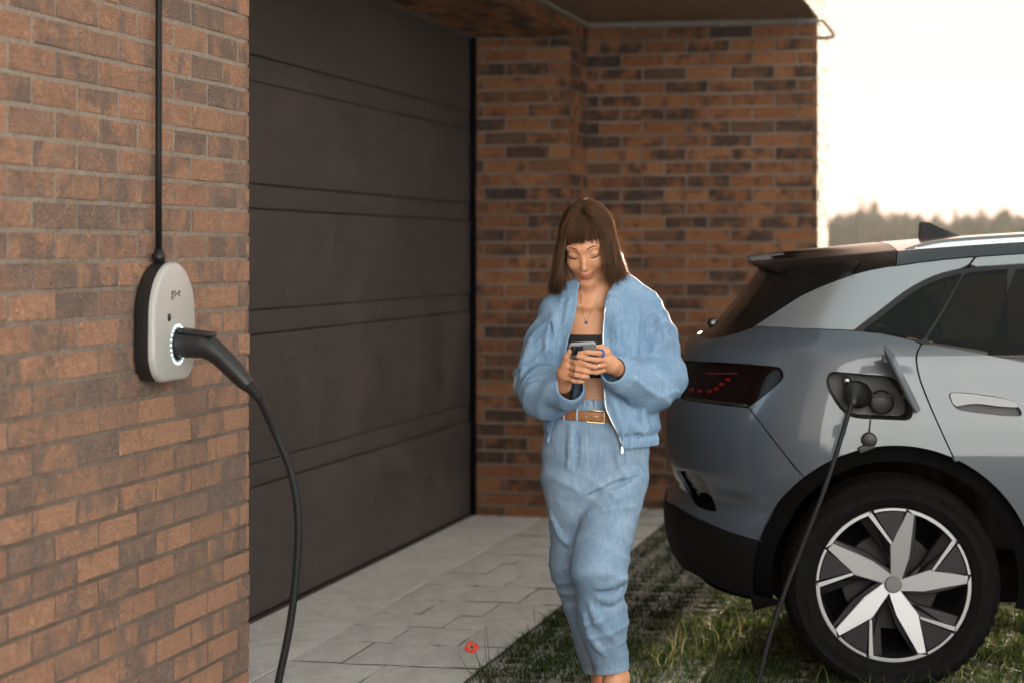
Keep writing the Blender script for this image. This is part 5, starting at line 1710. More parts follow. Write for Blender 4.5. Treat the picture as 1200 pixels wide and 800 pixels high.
# hand holding the phone from below
def hand(palm, fingers, thumb):
    B.chain(palm[0], palm[1], k=.012)
    for f in fingers: B.chain(f[0], f[1], k=.0035)
    B.chain(thumb[0], thumb[1], k=.006)
FR = [.0092, .0086, .0080, .0068]
hand(([(-0.1170, -0.1900, 1.0753), (-0.1086, -0.2400, 1.1192), (-0.1010, -0.2580, 1.1419)], [.0245, .027, .022]),
     [([(-0.1011, -0.2620, 1.1557), (-0.0777, -0.2960, 1.1534), (-0.0564, -0.3040, 1.1430), (-0.0401, -0.3000, 1.1360)], FR),
      ([(-0.0984, -0.2650, 1.1369), (-0.0751, -0.3000, 1.1333), (-0.0510, -0.3060, 1.1269), (-0.0347, -0.3000, 1.1226)], FR),
      ([(-0.1010, -0.2600, 1.1176), (-0.0790, -0.2940, 1.1141), (-0.0562, -0.3000, 1.1104), (-0.0398, -0.2940, 1.1087)], FR),
      ([(-0.1062, -0.2500, 1.1007), (-0.0866, -0.2780, 1.0956), (-0.0692, -0.2850, 1.0933), (-0.0556, -0.2810, 1.0931)], [.0085, .0078, .0072, .006])],
     ([(-0.1140, -0.2350, 1.1135), (-0.1133, -0.2620, 1.1448), (-0.1069, -0.2800, 1.1701), (-0.0977, -0.2880, 1.1881)], [.014, .0115, .0098, .0078]))
hand(([(0.0565, -0.2000, 1.1306), (0.0355, -0.2400, 1.1437), (0.0211, -0.2580, 1.1555)], [.0245, .0265, .022]),
     [([(0.0237, -0.2620, 1.1787), (-0.0105, -0.3030, 1.1834), (-0.0432, -0.3120, 1.1865), (-0.0672, -0.3060, 1.1835)], FR),
      ([(0.0208, -0.2660, 1.1627), (-0.0148, -0.3080, 1.1621), (-0.0487, -0.3150, 1.1678), (-0.0726, -0.3070, 1.1728)], FR),
      ([(0.0168, -0.2640, 1.1449), (-0.0173, -0.3040, 1.1403), (-0.0472, -0.3110, 1.1474), (-0.0685, -0.3040, 1.1578)], FR),
      ([(0.0132, -0.2540, 1.1268), (-0.0126, -0.2880, 1.1219), (-0.0359, -0.2970, 1.1251), (-0.0506, -0.2940, 1.1317)], [.0085, .0078, .0072, .006])],
     ([(0.0330, -0.2350, 1.1625), (0.0215, -0.2500, 1.1877), (0.0045, -0.2660, 1.1992), (-0.0121, -0.2760, 1.2010)], [.014, .0115, .0098, .0078]))
# head
E_ = lambda c, r, **kw: B.ell(c, r, HR, HO, **kw)
C_ = lambda a, b, ra, rb, **kw: B.lcone(a, b, ra, rb, HR, HO, **kw)
E_((0, .018, .028), (.074, .094, .086), k=.02)
E_((0, -.036, -.030), (.0595, .054, .078), k=.030)
C_((-.041, -.005, -.070), (-.010, -.074, -.106), .012, .011, k=.035); C_((.041, -.005, -.070), (.010, -.074, -.106), .012, .011, k=.035)
E_((0, -.078, -.104), (.018, .014, .013), k=.016)
E_((-.037, -.064, -.037), (.024, .024, .022), k=.020); E_((.037, -.064, -.037), (.024, .024, .022), k=.020)
C_((-.048, -.066, .021), (-.013, -.082, .018), .008, .007, k=.022); C_((.048, -.066, .021), (.013, -.082, .018), .008, .007, k=.022)
for s_ in (-1, 1):
    E_((s_ * .0355, -.092, .001), (.0185, .012, .011), op='s', k=.012)
    E_((s_ * .0345, -.0705, -.0005), (.0175, .0145, .0125), k=.004)
C_((0, -.082, .000), (0, -.104, -.034), .0060, .0080, k=.016)
E_((0, -.108, -.040), (.0082, .0082, .0072), k=.007)
for s_ in (-1, 1): E_((s_ * .0100, -.0985, -.0435), (.0058, .0080, .0054), k=.005)
for s_ in (-1, 1): E_((s_ * .0055, -.1045, -.0488), (.0028, .0045, .0022), op='s', k=.002)
E_((0, -.0885, -.068), (.022, .014, .016), k=.014)
C_((-.025, -.0855, -.0605), (0, -.0985, -.0668), .0020, .0044, k=.004); C_((.025, -.0855, -.0605), (0, -.0985, -.0668), .0020, .0044, k=.004)
C_((-.020, -.0870, -.0668), (0, -.0960, -.0755), .0026, .0062, k=.004); C_((.020, -.0870, -.0668), (0, -.0960, -.0755), .0026, .0062, k=.004)
for s_ in (-1, 1):
    C_((0, -.1035, -.0708), (s_ * .0285, -.0890, -.0600), .0013, .0013, op='s', k=.0015)
E_((0, -.094, -.0885), (.016, .006, .005), op='s', k=.010)
for s_ in (-1, 1): E_((s_ * .074, .012, -.018), (.008, .018, .030), k=.006)
bv, bf = B.mesh(2)
body = np_mesh('body', bv, bf, M['skin'], person)
# lips keep their own colour
lp = (bv - HO) @ HR
def seg_d(P, a, b):
    a, b = np.array(a), np.array(b); t = np.clip(((P - a) @ (b - a)) / ((b - a) @ (b - a)), 0, 1)
    return np.linalg.norm(P - a - t[:, None] * (b - a), axis=1)
tint = np.zeros(len(bv))
dl_ = np.minimum.reduce([seg_d(lp, (s_ * .0235, -.0880, -.0620), (0, -.1035, -.0672)) for s_ in (-1, 1)])
du_ = np.minimum.reduce([seg_d(lp, (s_ * .0185, -.0895, -.0680), (0, -.1025, -.0758)) for s_ in (-1, 1)])
tint = np.maximum(np.clip((.0056 - dl_) / .0022, 0, 1), np.clip((.0068 - du_) / .0022, 0, 1))
at = body.data.attributes.new('tint', 'FLOAT', 'POINT'); at.data.foreach_set('value', tint.astype(np.float32))

from mathutils.bvhtree import BVHTree
hv = bv[:, 2] > 1.37
hf = bf[hv[bf].all(1)]; used_ = np.unique(hf); rm_ = -np.ones(len(bv), int); rm_[used_] = np.arange(len(used_))
HEAD = BVHTree.FromPolygons(bv[used_].tolist(), rm_[hf].tolist())
def on_head(x, z, lift=.0008):
    """point on the face at head-axes x, z (cast in from the front)"""
    o = Vector(hl((x, -.16, z))); d_ = Vector(HR @ np.array([0, 1.0, 0]))
    hit = HEAD.ray_cast(o, d_, .2)
    p = hit[0] if hit[0] is not None else o + d_ * .09
    return np.array(p - d_ * lift)
def ribbon(name, pts, w, mat, parent, thick=.0012):
    return tube(name, [tuple(p) for p in pts], w, mat, parent, 6)
M['lash'] = plain('lash_black', (.012, .008, .006), .6)
M['brow'] = plain('brow_brown', (.075, .040, .025), .7)
for s_ in (-1, 1):
    ribbon('eyelash', [on_head(s_ * (.0345 + .0165 * c), -.0075 - .0050 * (1 - c * c) + .0012 * c, .0006) for c in np.linspace(-1, 1, 11)], [.0006, .0011, .0015, .0018, .0020, .0021, .0021, .0021, .0020, .0016, .0008], M['lash'], person)  # lash line thickened to take in the shadow beneath it
    ribbon('eyebrow', [on_head(s_ * (.014 + .038 * c), .0205 + .0065 * sin(pi * min(1, c * .85)), .0003) for c in np.linspace(0, 1, 9)], [.0012, .0018, .0022, .0022, .0020, .0017, .0014, .0010, .0005], M['brow'], person)

# black cropped top
T_ = Field((-.17, -.16, 1.05), (.16, .16, 1.27), .004)
T_.cone((-0.0067, 0.0050, 1.0322), (-0.0065, 0.0100, 1.1503), .100, .118, sy=.66, k=.04, grow=.004)
T_.cone((-0.0065, 0.0100, 1.1503), (-0.0029, 0.0300, 1.2851), .120, .118, sy=.62, k=.04, grow=.004)
for px_ in ((-0.0451, -0.0500, 1.1813), (0.0248, -0.0500, 1.1841)): T_.ell(px_, (.047, .044, .049), k=.045)
x, y, z = T_.pts((slice(None),) * 3)
T_.d = np.maximum(T_.d, np.maximum(z - 1.232 - .0 * x, 1.086 - z))
v_, f_ = T_.mesh(2)
np_mesh('crop_top', v_, f_, M['black_cloth'], person)
# necklace
nk = [(-0.0530, -0.0350, 1.3627), (-0.0525, -0.0600, 1.3269), (-0.0458, -0.0700, 1.2937), (-0.0376, -0.0740, 1.2771), (-0.0264, -0.0720, 1.2937), (-0.0093, -0.0640, 1.3270), (0.0028, -0.0400, 1.3628)]
nk = [(p[0], (B.front(p[0], p[2]) or p[1]) - .0028, p[2]) for p in [tuple(q) for q in spline(nk, 4)]]
tube('necklace', nk, .0011, M['gold'], person, 6)
pn = (-0.0367, -0.0740, 1.2701)
pn = (pn[0], (B.front(pn[0], pn[2]) or pn[1]) - .003, pn[2])
v_, f_ = lathe_data([(.0001, -.003), (.004, -.002), (.0055, 0), (.004, .002)], 12)
obj('pendant', [(x + pn[0], y + pn[1], z + pn[2]) for x, y, z in v_], f_, M['blue_stone'], person, True)

# ------------------------------------------------------------------ jeans
J = Field((-.24, -.27, .05), (.26, .30, 1.06), .0038)
J.cone((-0.0036, 0.0100, 0.7696), (-0.0038, 0.0050, 0.8688), .175, .165, sy=.70, k=.05)
J.cone((-0.0038, 0.0050, 0.8688), (-0.0068, 0.0000, 0.9706), .155, .122, sy=.74, k=.05)
J.cone((-0.0068, 0.0000, 0.9706), (-0.0068, 0.0000, 1.0325), .121, .130, sy=.76, k=.02)
# leg behind first, then the leg crossing in front
J.chain([(-0.0710, 0.0200, 0.7545), (-0.0632, 0.0900, 0.4562), (0.0224, 0.1600, 0.0715)], [.098, .081, .059], k=.045)
K_ = J.like()
K_.chain([(0.0687, -0.0100, 0.7576), (0.0032, -0.1000, 0.4784), (0.0153, -0.0750, 0.3048), (0.0481, -0.0300, 0.1092)], [.100, .0845, .0735, .060], k=.04)
k_ = .02
for p0, p1 in (): pass
hh = np.maximum(.006 - np.abs(J.d - K_.d), 0) / .006
J.d = np.minimum(J.d, K_.d) - hh * hh * .006 * .25
del K_
def FL(*pts): return [((p[0] - 700) / 358.0, 1.5 - (p[1] - 296) / 358.0) for p in pts]
for args in [((688,572),(712,560),(745,546)), ((686,584),(715,574),(752,566)), ((690,600),(716,592),(742,590)), ((720,528),(727,545),(735,556)),
             ((694,664),(714,656),(733,645)), ((698,680),(716,676),(730,668)), ((700,694),(716,694),(731,684)), ((704,714),(718,712),(733,704)),
             ((690,700),(700,722),(718,742)), ((684,716),(694,742),(708,762)), ((669,498),(669,522),(666,545)),
             ((646,600),(656,625),(668,640)), ((648,630),(660,655),(668,662)), ((658,690),(668,716),(680,735)), ((716,500),(722,520),(726,538))]:
    J.fold(FL(*args), r=.0115, up=.62, k=.013)
for args in [((690,578),(716,567),(748,556)), ((694,672),(714,667),(732,657)), ((700,687),(716,686),(731,677)), ((702,704),(716,704),(732,695)), ((675,505),(676,528),(674,548))]:
    J.fold(FL(*args), r=.008, up=-.50, k=.009)
J.near(waves(3, 14, 26, .0042), .03)
J.near(waves(4, 14, 70, .0010), .03)
J.near(drape(41, (.45, .2, 1.0), 34, .0085, 2.4, lambda x, y, z: .12 + .88 * np.maximum(bell(z, .42, .13), .35 * bell(z, .74, .06))), .03)
J.near(drape(47, (-.5, .2, 1.0), 52, .0055, 2.0, lambda x, y, z: .10 + .9 * np.maximum(bell(z, .38, .15), .3 * bell(z, .72, .07))), .03)
J.near(drape(53, (1.0, .6, .12), 36, .0050, 1.6, lambda x, y, z: bell(z, .88, .10)), .03)
# gathered waist above the belt
def frill(x, y, z):
    a = np.arctan2(y, x + .008); t = np.clip((z - .992) / .03, 0, 1)
    return t * (.006 * np.sin(a * 26 + 2 * np.sin(a * 7)) + .003 * np.sin(a * 51 + z * 60))
J.near(frill, .03)
x, y, z = J.pts((slice(None),) * 3)
ang = np.arctan2(y, x + .008)
J.d = np.maximum(J.d, z - (1.022 + .004 * np.sin(ang * 23)))
# legs end in straight hems above the ankles
fx = x - (0.0481, -0.0300, 0.1092)[0]
front_leg = (y < .06)
J.d = np.maximum(J.d, np.where(front_leg, .128 + .16 * fx * 1.0 - z, .085 - z))
# hollow: waist and hems open
J.cone((-0.0068, 0.0000, 0.9931), (-0.0068, 0.0000, 1.0945), .112, .120, 's', .004, sy=.76)
J.cone((0.0453, -0.0300, 0.1429), (0.0542, -0.0200, -0.0276), .050, .050, 's', .002)
J.cone((0.0195, 0.1600, 0.0773), (0.0315, 0.1700, -0.0977), .050, .050, 's', .002)
v_, f_ = J.mesh(1)
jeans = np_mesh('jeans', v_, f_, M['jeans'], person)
def stitch(name, pts, r, mat, F_, lift=.001, n=6):
    P = []
    for (px_, pz_) in pts:
        y_ = F_.front(px_, pz_)
        if y_ is not None: P.append((px_, y_ - lift, pz_))
    if len(P) > 2: return tube(name, [tuple(q) for q in spline(P, n)], r, mat, person, 6)
for off in (0, 5.5): stitch('fly_stitching', FL((686 + off, 494), (686.5 + off, 510), (687 + off, 530), (687 + off, 545), (684 + off * .7, 556)), .0011, M['thread'], J)
stitch('pocket_stitching', FL((741, 530), (746, 542), (752, 552), (757, 558)), .0012, M['thread'], J)
stitch('side_seam', FL((757, 556), (752, 580), (747, 605), (739, 635)), .0012, M['thread'], J)
hemz = []
for c in np.linspace(-1, 1, 17):
    xx = (0.0481, -0.0300, 0.1092)[0] + .056 * c; zz = .128 + .16 * (xx - (0.0481, -0.0300, 0.1092)[0]) + .013
    yy = J.front(xx, zz)
    if yy is not None: hemz.append((xx, yy - .0008, zz))
tube('hem_stitching', hemz, .0010, M['thread'], person, 6)
# belt
bp, bq = [], []
bc = (-0.0068, 0.0000, 0.9678)
for a in np.linspace(0, 2 * pi, 61)[:-1]:
    d_ = Vector((cos(a), sin(a), 0)); r_ = .20
    while r_ > .05:
        q = np.array([bc[0] + d_.x * r_, bc[1] + d_.y * r_, bc[2]]); I = np.round((q - J.lo) / J.h).astype(int)
        if J.d[tuple(I)] < 0: break
        r_ -= .0015
    bq.append(r_)
bq = np.array(bq); bq = (np.roll(bq, 1) + bq + np.roll(bq, -1)) / 3 + .0035
V, Fc = [], []
for i, a in enumerate(np.linspace(0, 2 * pi, 61)[:-1]):
    tz = .006 * cos(a) * -1
    for (dr, dz) in [(0, -.0165), (.0035, -.0165), (.0045, -.012), (.0045, .012), (.0035, .0165), (0, .0165)]:
        V.append((bc[0] + cos(a) * (bq[i] + dr), bc[1] + sin(a) * (bq[i] + dr), bc[2] + dz + tz))
for i in range(60):
    j = (i + 1) % 60
    for k in range(5): Fc.append((i * 6 + k, i * 6 + k + 1, j * 6 + k + 1, j * 6 + k))
belt_o = obj('belt', V, Fc, M['leather'], person, True)
def belt_pt(xv, dz=0.0, lift=.006):
    k = int(np.argmin([abs(bc[0] + cos(a) * bq[i] - xv) + (9 if sin(a) > 0 else 0) for i, a in enumerate(np.linspace(0, 2 * pi, 61)[:-1])]))
    a = 2 * pi * k / 60
    return Vector((xv, bc[1] + sin(a) * (bq[k] + lift), bc[2] + dz - .006 * cos(a)))
x0, x1 = (-0.0371, -0.1000, 0.9753)[0], (0.0198, -0.1000, 0.9753)[0]
frame_pts = [belt_pt(x0, -.019), belt_pt((x0 + x1) / 2, -.0195), belt_pt(x1, -.019), belt_pt(x1, 0), belt_pt(x1, .019), belt_pt((x0 + x1) / 2, .0195), belt_pt(x0, .019), belt_pt(x0, 0)]
tube('buckle', frame_pts, .0026, M['brass'], belt_o, 8, closed=True)
tube('buckle_pin', [belt_pt(x0, 0), belt_pt((x0 + x1) / 2, .001, .008), belt_pt(x1, 0)], .0017, M['brass'], belt_o, 8)
for px_ in (661, 676, 735):
    xv = (-0.1107, -0.1000, 0.9753)[0] if px_ == 661 else (-0.0690, -0.1000, 0.9753)[0] if px_ == 676 else (0.0948, -0.1000, 0.9753)[0]
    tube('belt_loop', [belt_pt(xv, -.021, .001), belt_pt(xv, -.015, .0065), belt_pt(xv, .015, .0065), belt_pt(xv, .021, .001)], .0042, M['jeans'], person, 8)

# ------------------------------------------------------------------ denim jacket
D = Field((-.31, -.31, .83), (.32, .25, 1.46), .0036)
D.cone((0.0137, 0.0200, 1.2854), (0.0191, 0.0150, 1.0936), .145, .168, sy=.80, k=.04)
D.cone((0.0191, 0.0150, 1.0936), (0.0157, 0.0000, 0.9340), .172, .186, sy=.76, k=.04)
D.cone((0.0157, 0.0000, 0.9340), (0.0129, 0.0000, 0.8411), .186, .178, sy=.74, k=.02)
D.chain([(-0.1332, 0.0200, 1.3023), (-0.0594, 0.0300, 1.3416), (-0.0025, 0.0400, 1.3471), (0.0650, 0.0300, 1.3529), (0.1492, 0.0200, 1.3193)], [.060, .056, .055, .056, .062], k=.06)
# stand collar
D.cone((0.0024, 0.0200, 1.3475), (-0.0003, 0.0220, 1.4266), .0745, .0715, sy=.98, k=.010)
x, y, z = D.pts((slice(None),) * 3)
ctop = 1.402 - .10 * (y - .02) * -1 * 1.0
D.d = np.maximum(D.d, z - (1.418 + .12 * (y + .02)))
for args in [((714,345),(718,380),(716,420)), ((728,352),(730,385),(724,425)), ((742,360),(742,395),(734,430)), ((716,470),(740,478),(765,484)), ((712,455),(722,480),(728,505)), ((735,492),(745,500),(752,508)), ((721,345),(723,390),(719,440)), ((735,350),(737,390),(730,430)), ((668,350),(664,372),(660,390)), ((658,352),(655,380),(652,410)), ((748,470),(752,490),(758,505))]:
    D.fold(FL(*args), r=.013, up=.72, k=.014)
for args in [((702,358),(708,350),(715,344))]:
    D.fold(FL(*args), r=.008, up=-.6, k=.006)
D.near(waves(11, 14, 20, .006), .04)
D.near(drape(81, (1.0, .5, .18), 34, .0095, 1.8, lambda x, y, z: bell(z, 1.10, .15)), .04)
D.near(drape(83, (.5, .5, .9), 42, .0045, 2.0, lambda x, y, z: bell(z, 1.0, .12)), .04)
def ribs(x, y, z):
    t = np.clip((.915 - z) / .01, 0, 1); a = np.arctan2(y, x - .01)
    puff = .010 * np.exp(-((z - .905) / .010) ** 2)
    return t * .0028 * np.sin(a * 64 + 1.5 * np.sin(a * 17)) + puff * .8 + .003 * np.clip((.95 - z) / .05, 0, 1) * np.sin(a * 31)
D.near(ribs, .04)
D.d = np.maximum(D.d, -(D.d + .009))
# seam under the stand collar
zz = np.array([.84, .90, .96, 1.00, 1.08, 1.16, 1.22, 1.26, 1.30, 1.34, 1.37, 1.40, 1.46])
xl = np.array([-.165, -.155, -.140, -.135, -.125, -.105, -.094, -.082, -.072, -.066, -.064, -.056, -.05])
xr = np.array([.078, .066, .036, .018, .014, .012, .012, .014, .017, .022, .032, .053, .06])
XL = np.interp(D.ax[2], zz, xl)[None, None, :]; XR = np.interp(D.ax[2], zz, xr)[None, None, :]
cutd = np.maximum(np.maximum(XL - x, x - XR), y + .022)
D.d = np.maximum(D.d, -cutd).astype(np.float32)
D.d = np.maximum(D.d, .862 + .03 * x - z)
# sleeves
SL = D.like()
SL.chain([(-0.1247, 0.0200, 1.2967), (-0.1584, 0.0300, 1.1917), (-0.1896, 0.0200, 1.0764)], [.064, .071, .078], k=.04)
SL.chain([(-0.1896, 0.0200, 1.0764), (-0.1685, -0.0700, 1.0428), (-0.1123, -0.1650, 1.0627), (-0.1018, -0.1850, 1.0668)], [.078, .080, .058, .050], k=.03)
SL.chain([(0.1486, 0.0100, 1.3139), (0.1894, 0.0300, 1.2059), (0.2121, 0.0300, 1.0928)], [.066, .073, .081], k=.04)
SL.chain([(0.2121, 0.0300, 1.0928), (0.1667, -0.0600, 1.0644), (0.0715, -0.1750, 1.1128), (0.0540, -0.1950, 1.1222)], [.081, .083, .056, .047], k=.03)
for args in [((756,440),(775,436),(798,428)), ((758,450),(778,452),(800,448)), ((752,462),(772,470),(792,468)), ((768,368),(778,388),(786,412)), ((757,372),(762,395),(760,425)), ((748,405),(756,425),(757,455)),
             ((740,425),(750,450),(752,478)), ((728,425),(736,448),(742,470)), ((622,438),(640,430),(655,424)), ((608,452),(625,442),(645,440)), ((640,392),(644,410),(648,428)), ((650,362),(648,385),(640,412)),
             ((628,470),(645,466),(662,466)), ((622,462),(640,455),(656,444)), ((630,480),(648,478),(664,472)), ((622,400),(618,420),(612,440))]:
    SL.fold(FL(*args), r=.0125, up=.72, k=.014)
for args in [((757,445),(776,444),(799,438)), ((755,456),(775,461),(796,459)), ((744,415),(752,438),(754,465)), ((622,445),(640,437),(652,432)), ((628,464),(645,460),(660,455)), ((645,380),(646,400),(644,420))]:
    SL.fold(FL(*args), r=.010, up=-.75, k=.009)
SL.near(waves(21, 16, 26, .0060), .04)
SL.near(drape(71, (.25, .5, 1.0), 38, .0105, 2.4, lambda x, y, z: .15 + .85 * bell(z, 1.07, .12)), .04)
SL.near(drape(75, (1.0, .4, .25), 40, .0080, 2.0, lambda x, y, z: bell(z, 1.25, .13)), .04)
SL.near(drape(77, (-.6, .5, .8), 64, .0045, 2.0), .04)
SL.d = np.maximum(SL.d, -(SL.d + .0085))
SL.cone((-0.1014, -0.1700, 1.0658), (-0.0748, -0.2900, 1.0869), .038, .052, 's', .003)
SL.cone((0.0548, -0.1800, 1.1213), (0.0107, -0.3100, 1.1447), .036, .052, 's', .003)
hh = np.maximum(.012 - np.abs(D.d - SL.d), 0) / .012
D.d = np.minimum(D.d, SL.d) - hh * hh * .012 * .25
del SL
D.near(waves(23, 14, 75, .0007), .02)
v_, f_ = D.mesh(1)
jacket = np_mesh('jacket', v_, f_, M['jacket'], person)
def edge_line(xs, z0, z1, dx, lift=.002):
    P = []
    for zq in np.linspace(z0, z1, 26):
        xq = float(np.interp(zq, zz, xs)) + dx
        yq = D.front(xq, zq)
        if yq is not None: P.append((xq, yq - lift, zq))
    # drop outliers (sleeves in front)
    ys_ = np.array([p[1] for p in P]); med = np.median(ys_)
    return [p for p in P if abs(p[1] - med) < .05]
zl = edge_line(xr, .868, 1.375, .004)
zp = tube('zip', zl, .0022, M['steel'], person, 6)
e2 = edge_line(xr, .872, 1.37, .020, .0006); tube('placket_stitching', e2, .0009, M['thread'], person, 6)
for ln_ in (((750, 352), (748, 372), (748, 395), (751, 418)), ((650, 356), (649, 376), (648, 396), (647, 414))):
    stitch('armhole_seam', FL(*ln_), .0013, M['jacket'], D, -.0004)
stitch('hem_seam', FL((730, 512), (742, 509), (755, 507), (767, 503)), .0012, M['thread'], D)
q = zl[0]
box('zip_pull', (q[0] - .005, q[1] - .006, q[2] - .018), (q[0] + .005, q[1] - .002, q[2] + .006), M['steel'], zp, .0012)

# ------------------------------------------------------------------ rings
def ring(name, c, ax, R_, r_, mat):
    ax = Vector(ax).normalized(); u_ = ax.orthogonal().normalized(); v2 = ax.cross(u_)
    pts = [Vector(c) + u_ * (R_ * cos(t)) + v2 * (R_ * sin(t)) for t in np.linspace(0, 2 * pi, 21)[:-1]]
    tube(name, [tuple(p) for p in pts], r_, mat, person, 8, closed=True)
ring('blue_ring', (0.0022, -0.2880, 1.1808), (-.06, -.08, .0), .0108, .0042, M['blue_stone'])
ring('silver_ring', (-0.0130, -0.2980, 1.1413), (-.06, -.07, -.005), .0104, .0018, M['steel'])

# ------------------------------------------------------------------ hair: a smooth mass under many fine locks
def mk_hair(name, c1, c2):
    t = NT(name)
    g = t.node('ShaderNodeNewGeometry'); v = t.coord()
    f = t.noise(t.coord('Object', (60, 60, 4)), 3.0, 4, .7)
    col = t.ramp(g.outputs['Random Per Island'], [(0, c1), (.5, tuple(a * .72 + b * .28 for a, b in zip(c1, c2))), (.85, tuple(a * .5 + b * .5 for a, b in zip(c1, c2))), (1, c2)])
    col = t.mix(.6, col, t.ramp(f, [(.3, (.6, .6, .6)), (.7, (1.3, 1.25, 1.2))]), 'MULTIPLY')
    t.set(col=col, rough=.46, spec=.28, normal=t.bump(f, .6, .003))
    tr = t.node('ShaderNodeBsdfTranslucent'); mx = t.node('ShaderNodeMixShader'); mx.inputs[0].default_value = .16
    tr.inputs[0].default_value = (.75, .36, .13, 1)
    t.l(t.b.outputs[0], mx.inputs[1]); t.l(tr.outputs[0], mx.inputs[2]); t.l(mx.outputs[0], t.n['Material Output'].inputs[0])
    return t.m
M['hair'] = mk_hair('brown_hair', (.020, .009, .0045), (.235, .115, .052))
hc = np.array([-.022, .014, 1.535])
Hf = Field((-.19, -.15, 1.33), (.15, .18, 1.70), .004)
Hf.ell((0, .020, .034), (.078, .098, .088), HR, HO, k=.02)
Hf.cone((hc[0] - .0, hc[1] + .022, 1.54), (hc[0], hc[1] + .024, 1.405), .074, .080, sy=.98, k=.03)
for s_, bx in ((-1, -.088), (1, .088)):
    Hf.chain([(hc[0] + bx * .60, hc[1] - .006, 1.570), (hc[0] + bx * .78, hc[1] - .008, 1.50), (hc[0] + bx * .86, hc[1] + .002, 1.415)], [.018, .016, .016], k=.03)
# the face and neck stay clear
Hf.ell((0, -.105, -.055), (.055, .085, .088), HR, HO, op='s', k=.012)
Hf.cone((hc[0] + .0, hc[1] - .04, 1.43), (hc[0], hc[1] - .03, 1.31), .058, .066, 's', .01)
x, y, z = Hf.pts((slice(None),) * 3)
Hf.d = np.maximum(Hf.d, 1.388 + .012 * np.sin(x * 160 + y * 90) - z).astype(np.float32)
Hf.near(lambda x, y, z: .0022 * np.sin(np.arctan2(y - hc[1], x - hc[0]) * 34 + 6 * np.sin(z * 22)), .02)
v_, f_ = Hf.mesh(2)
hair = np_mesh('hair', v_, f_, M['hair'], person)
def locks():
    parts = []
    r = random.Random(5)
    def add(P, rad):
        m = len(P)
        parts.append(tube_data([tuple(p) for p in P], [rad * (.55 + .45 * min(1, 4 * k / (m - 1))) * (1 if k < m - 2 else .5 if k == m - 2 else .15) for k in range(m)], 3))
    c = hc
    for i in range(3600):
        pole_y = r.uniform(-.050, .040)
        s_ = r.choice((-1, 1)); a = r.gauss(-.08, .62)
        if abs(a) > 1.4: a = r.uniform(-.9, 1.4)
        dx, dy = s_ * cos(a), sin(a)
        if r.random() < .22: dx, dy = r.uniform(-.8, .8), 1.0; l_ = math.hypot(dx, dy); dx /= l_; dy /= l_
        if dy < -.84: continue
        lift = r.uniform(-.001, .011) + (.005 if r.random() < .08 else 0)
        rx, ry, rz = .079 + lift, .099 + lift, .090 + lift
        P = []
        t0 = r.uniform(.0, .30); t1 = 1.50 if dy > -.3 else 1.34
        for t in np.linspace(t0, t1, 8):
            P.append(hl((.003 + rx * sin(t) * dx, .018 + pole_y * (1 - .75 * sin(t)) + ry * sin(t) * dy, .034 + rz * cos(t))))
        last = P[-1]; dv = P[-1] - P[-2]
        out = np.array([last[0] - c[0], last[1] - c[1], 0]); out /= np.linalg.norm(out) + 1e-9
        end = 1.388 + .020 * dx + r.gauss(0, .012) + (.004 if dy < .3 else .008)
        flare = r.uniform(.016, .054); cur = r.gauss(0, .009); wph = r.uniform(0, 6.28)
        n_ = 7
        for k in range(1, n_ + 1):
            q = k / n_
            zz_ = last[2] + (end - last[2]) * q
            fo = flare * (q ** 1.2) - (.004 if dx > 0 else .020) * q ** 4
            fo += .0045 * q * sin(q * 5.5 + wph * .35)
            P.append(np.array([last[0] + out[0] * fo + cur * q * q + dv[0] * .8 * min(1, q * 2), last[1] + out[1] * fo + cur * .5 * q + dv[1] * .5 * min(1, q * 2), zz_]))
        ok = True
        for p in P:
            lp_ = HR.T @ (p - HO)
            if lp_[1] < -.030 and -.060 < lp_[0] < .066 and lp_[2] < .026: ok = False
        if ok: add(P, r.uniform(.0007, .0013))
    # fringe, dense on one side of the parting and thin on the other
    for i in range(430):
        x0 = r.uniform(-.064, .050)
        if x0 > .008 and r.random() < .62: continue
        xe = x0 * 1.04 + r.gauss(0, .004)
        edge = abs(x0) / .062
        ze = .028 + .003 * sin(x0 * 130) - .034 * max(0, edge - .66) / .34 + r.gauss(0, .0065) + (.020 if r.random() < .22 else 0)
        lf = r.uniform(0, .006)
        P = []
        for t in np.linspace(0, 1, 9):
            th = .15 + t * 1.22
            xx = .003 + x0 * .10 + (xe - x0 * .10) * sin(min(1, t * 1.15) * pi / 2)
            zt = .034 + (.092 + lf) * cos(th)
            yt = .018 - (.101 + lf) * sin(th) * (1 - .22 * (abs(xx) / .075) ** 2)
            if t > .6:
                q = (t - .6) / .4
                zt += (ze - (.034 + (.092 + lf) * cos(1.37))) * q * q
                yt += .003 * q * q
            P.append(hl((xx, yt, zt)))
        add(P, r.uniform(.0006, .0010))
    # stray hairs
    for i in range(190):
        a = r.uniform(-pi, pi)
        dx, dy = cos(a), abs(sin(a)) * .8
        wob = r.uniform(-.002, .018); top_ = r.uniform(1.46, 1.60)
        P = []
        for k in range(7):
            q = k / 6
            P.append(np.array([c[0] + dx * (.088 + wob * .6 + (.030 + wob) * q + .008 * sin(q * 3 + i)), c[1] + .02 + dy * (.10 + .02 * q), top_ - .14 * q + r.gauss(0, .002)]))
        add(P, r.uniform(.00045, .0007))
    return merge(parts)
v_, f_ = locks()
obj('hair_locks', v_, f_, M['hair'], person, True)

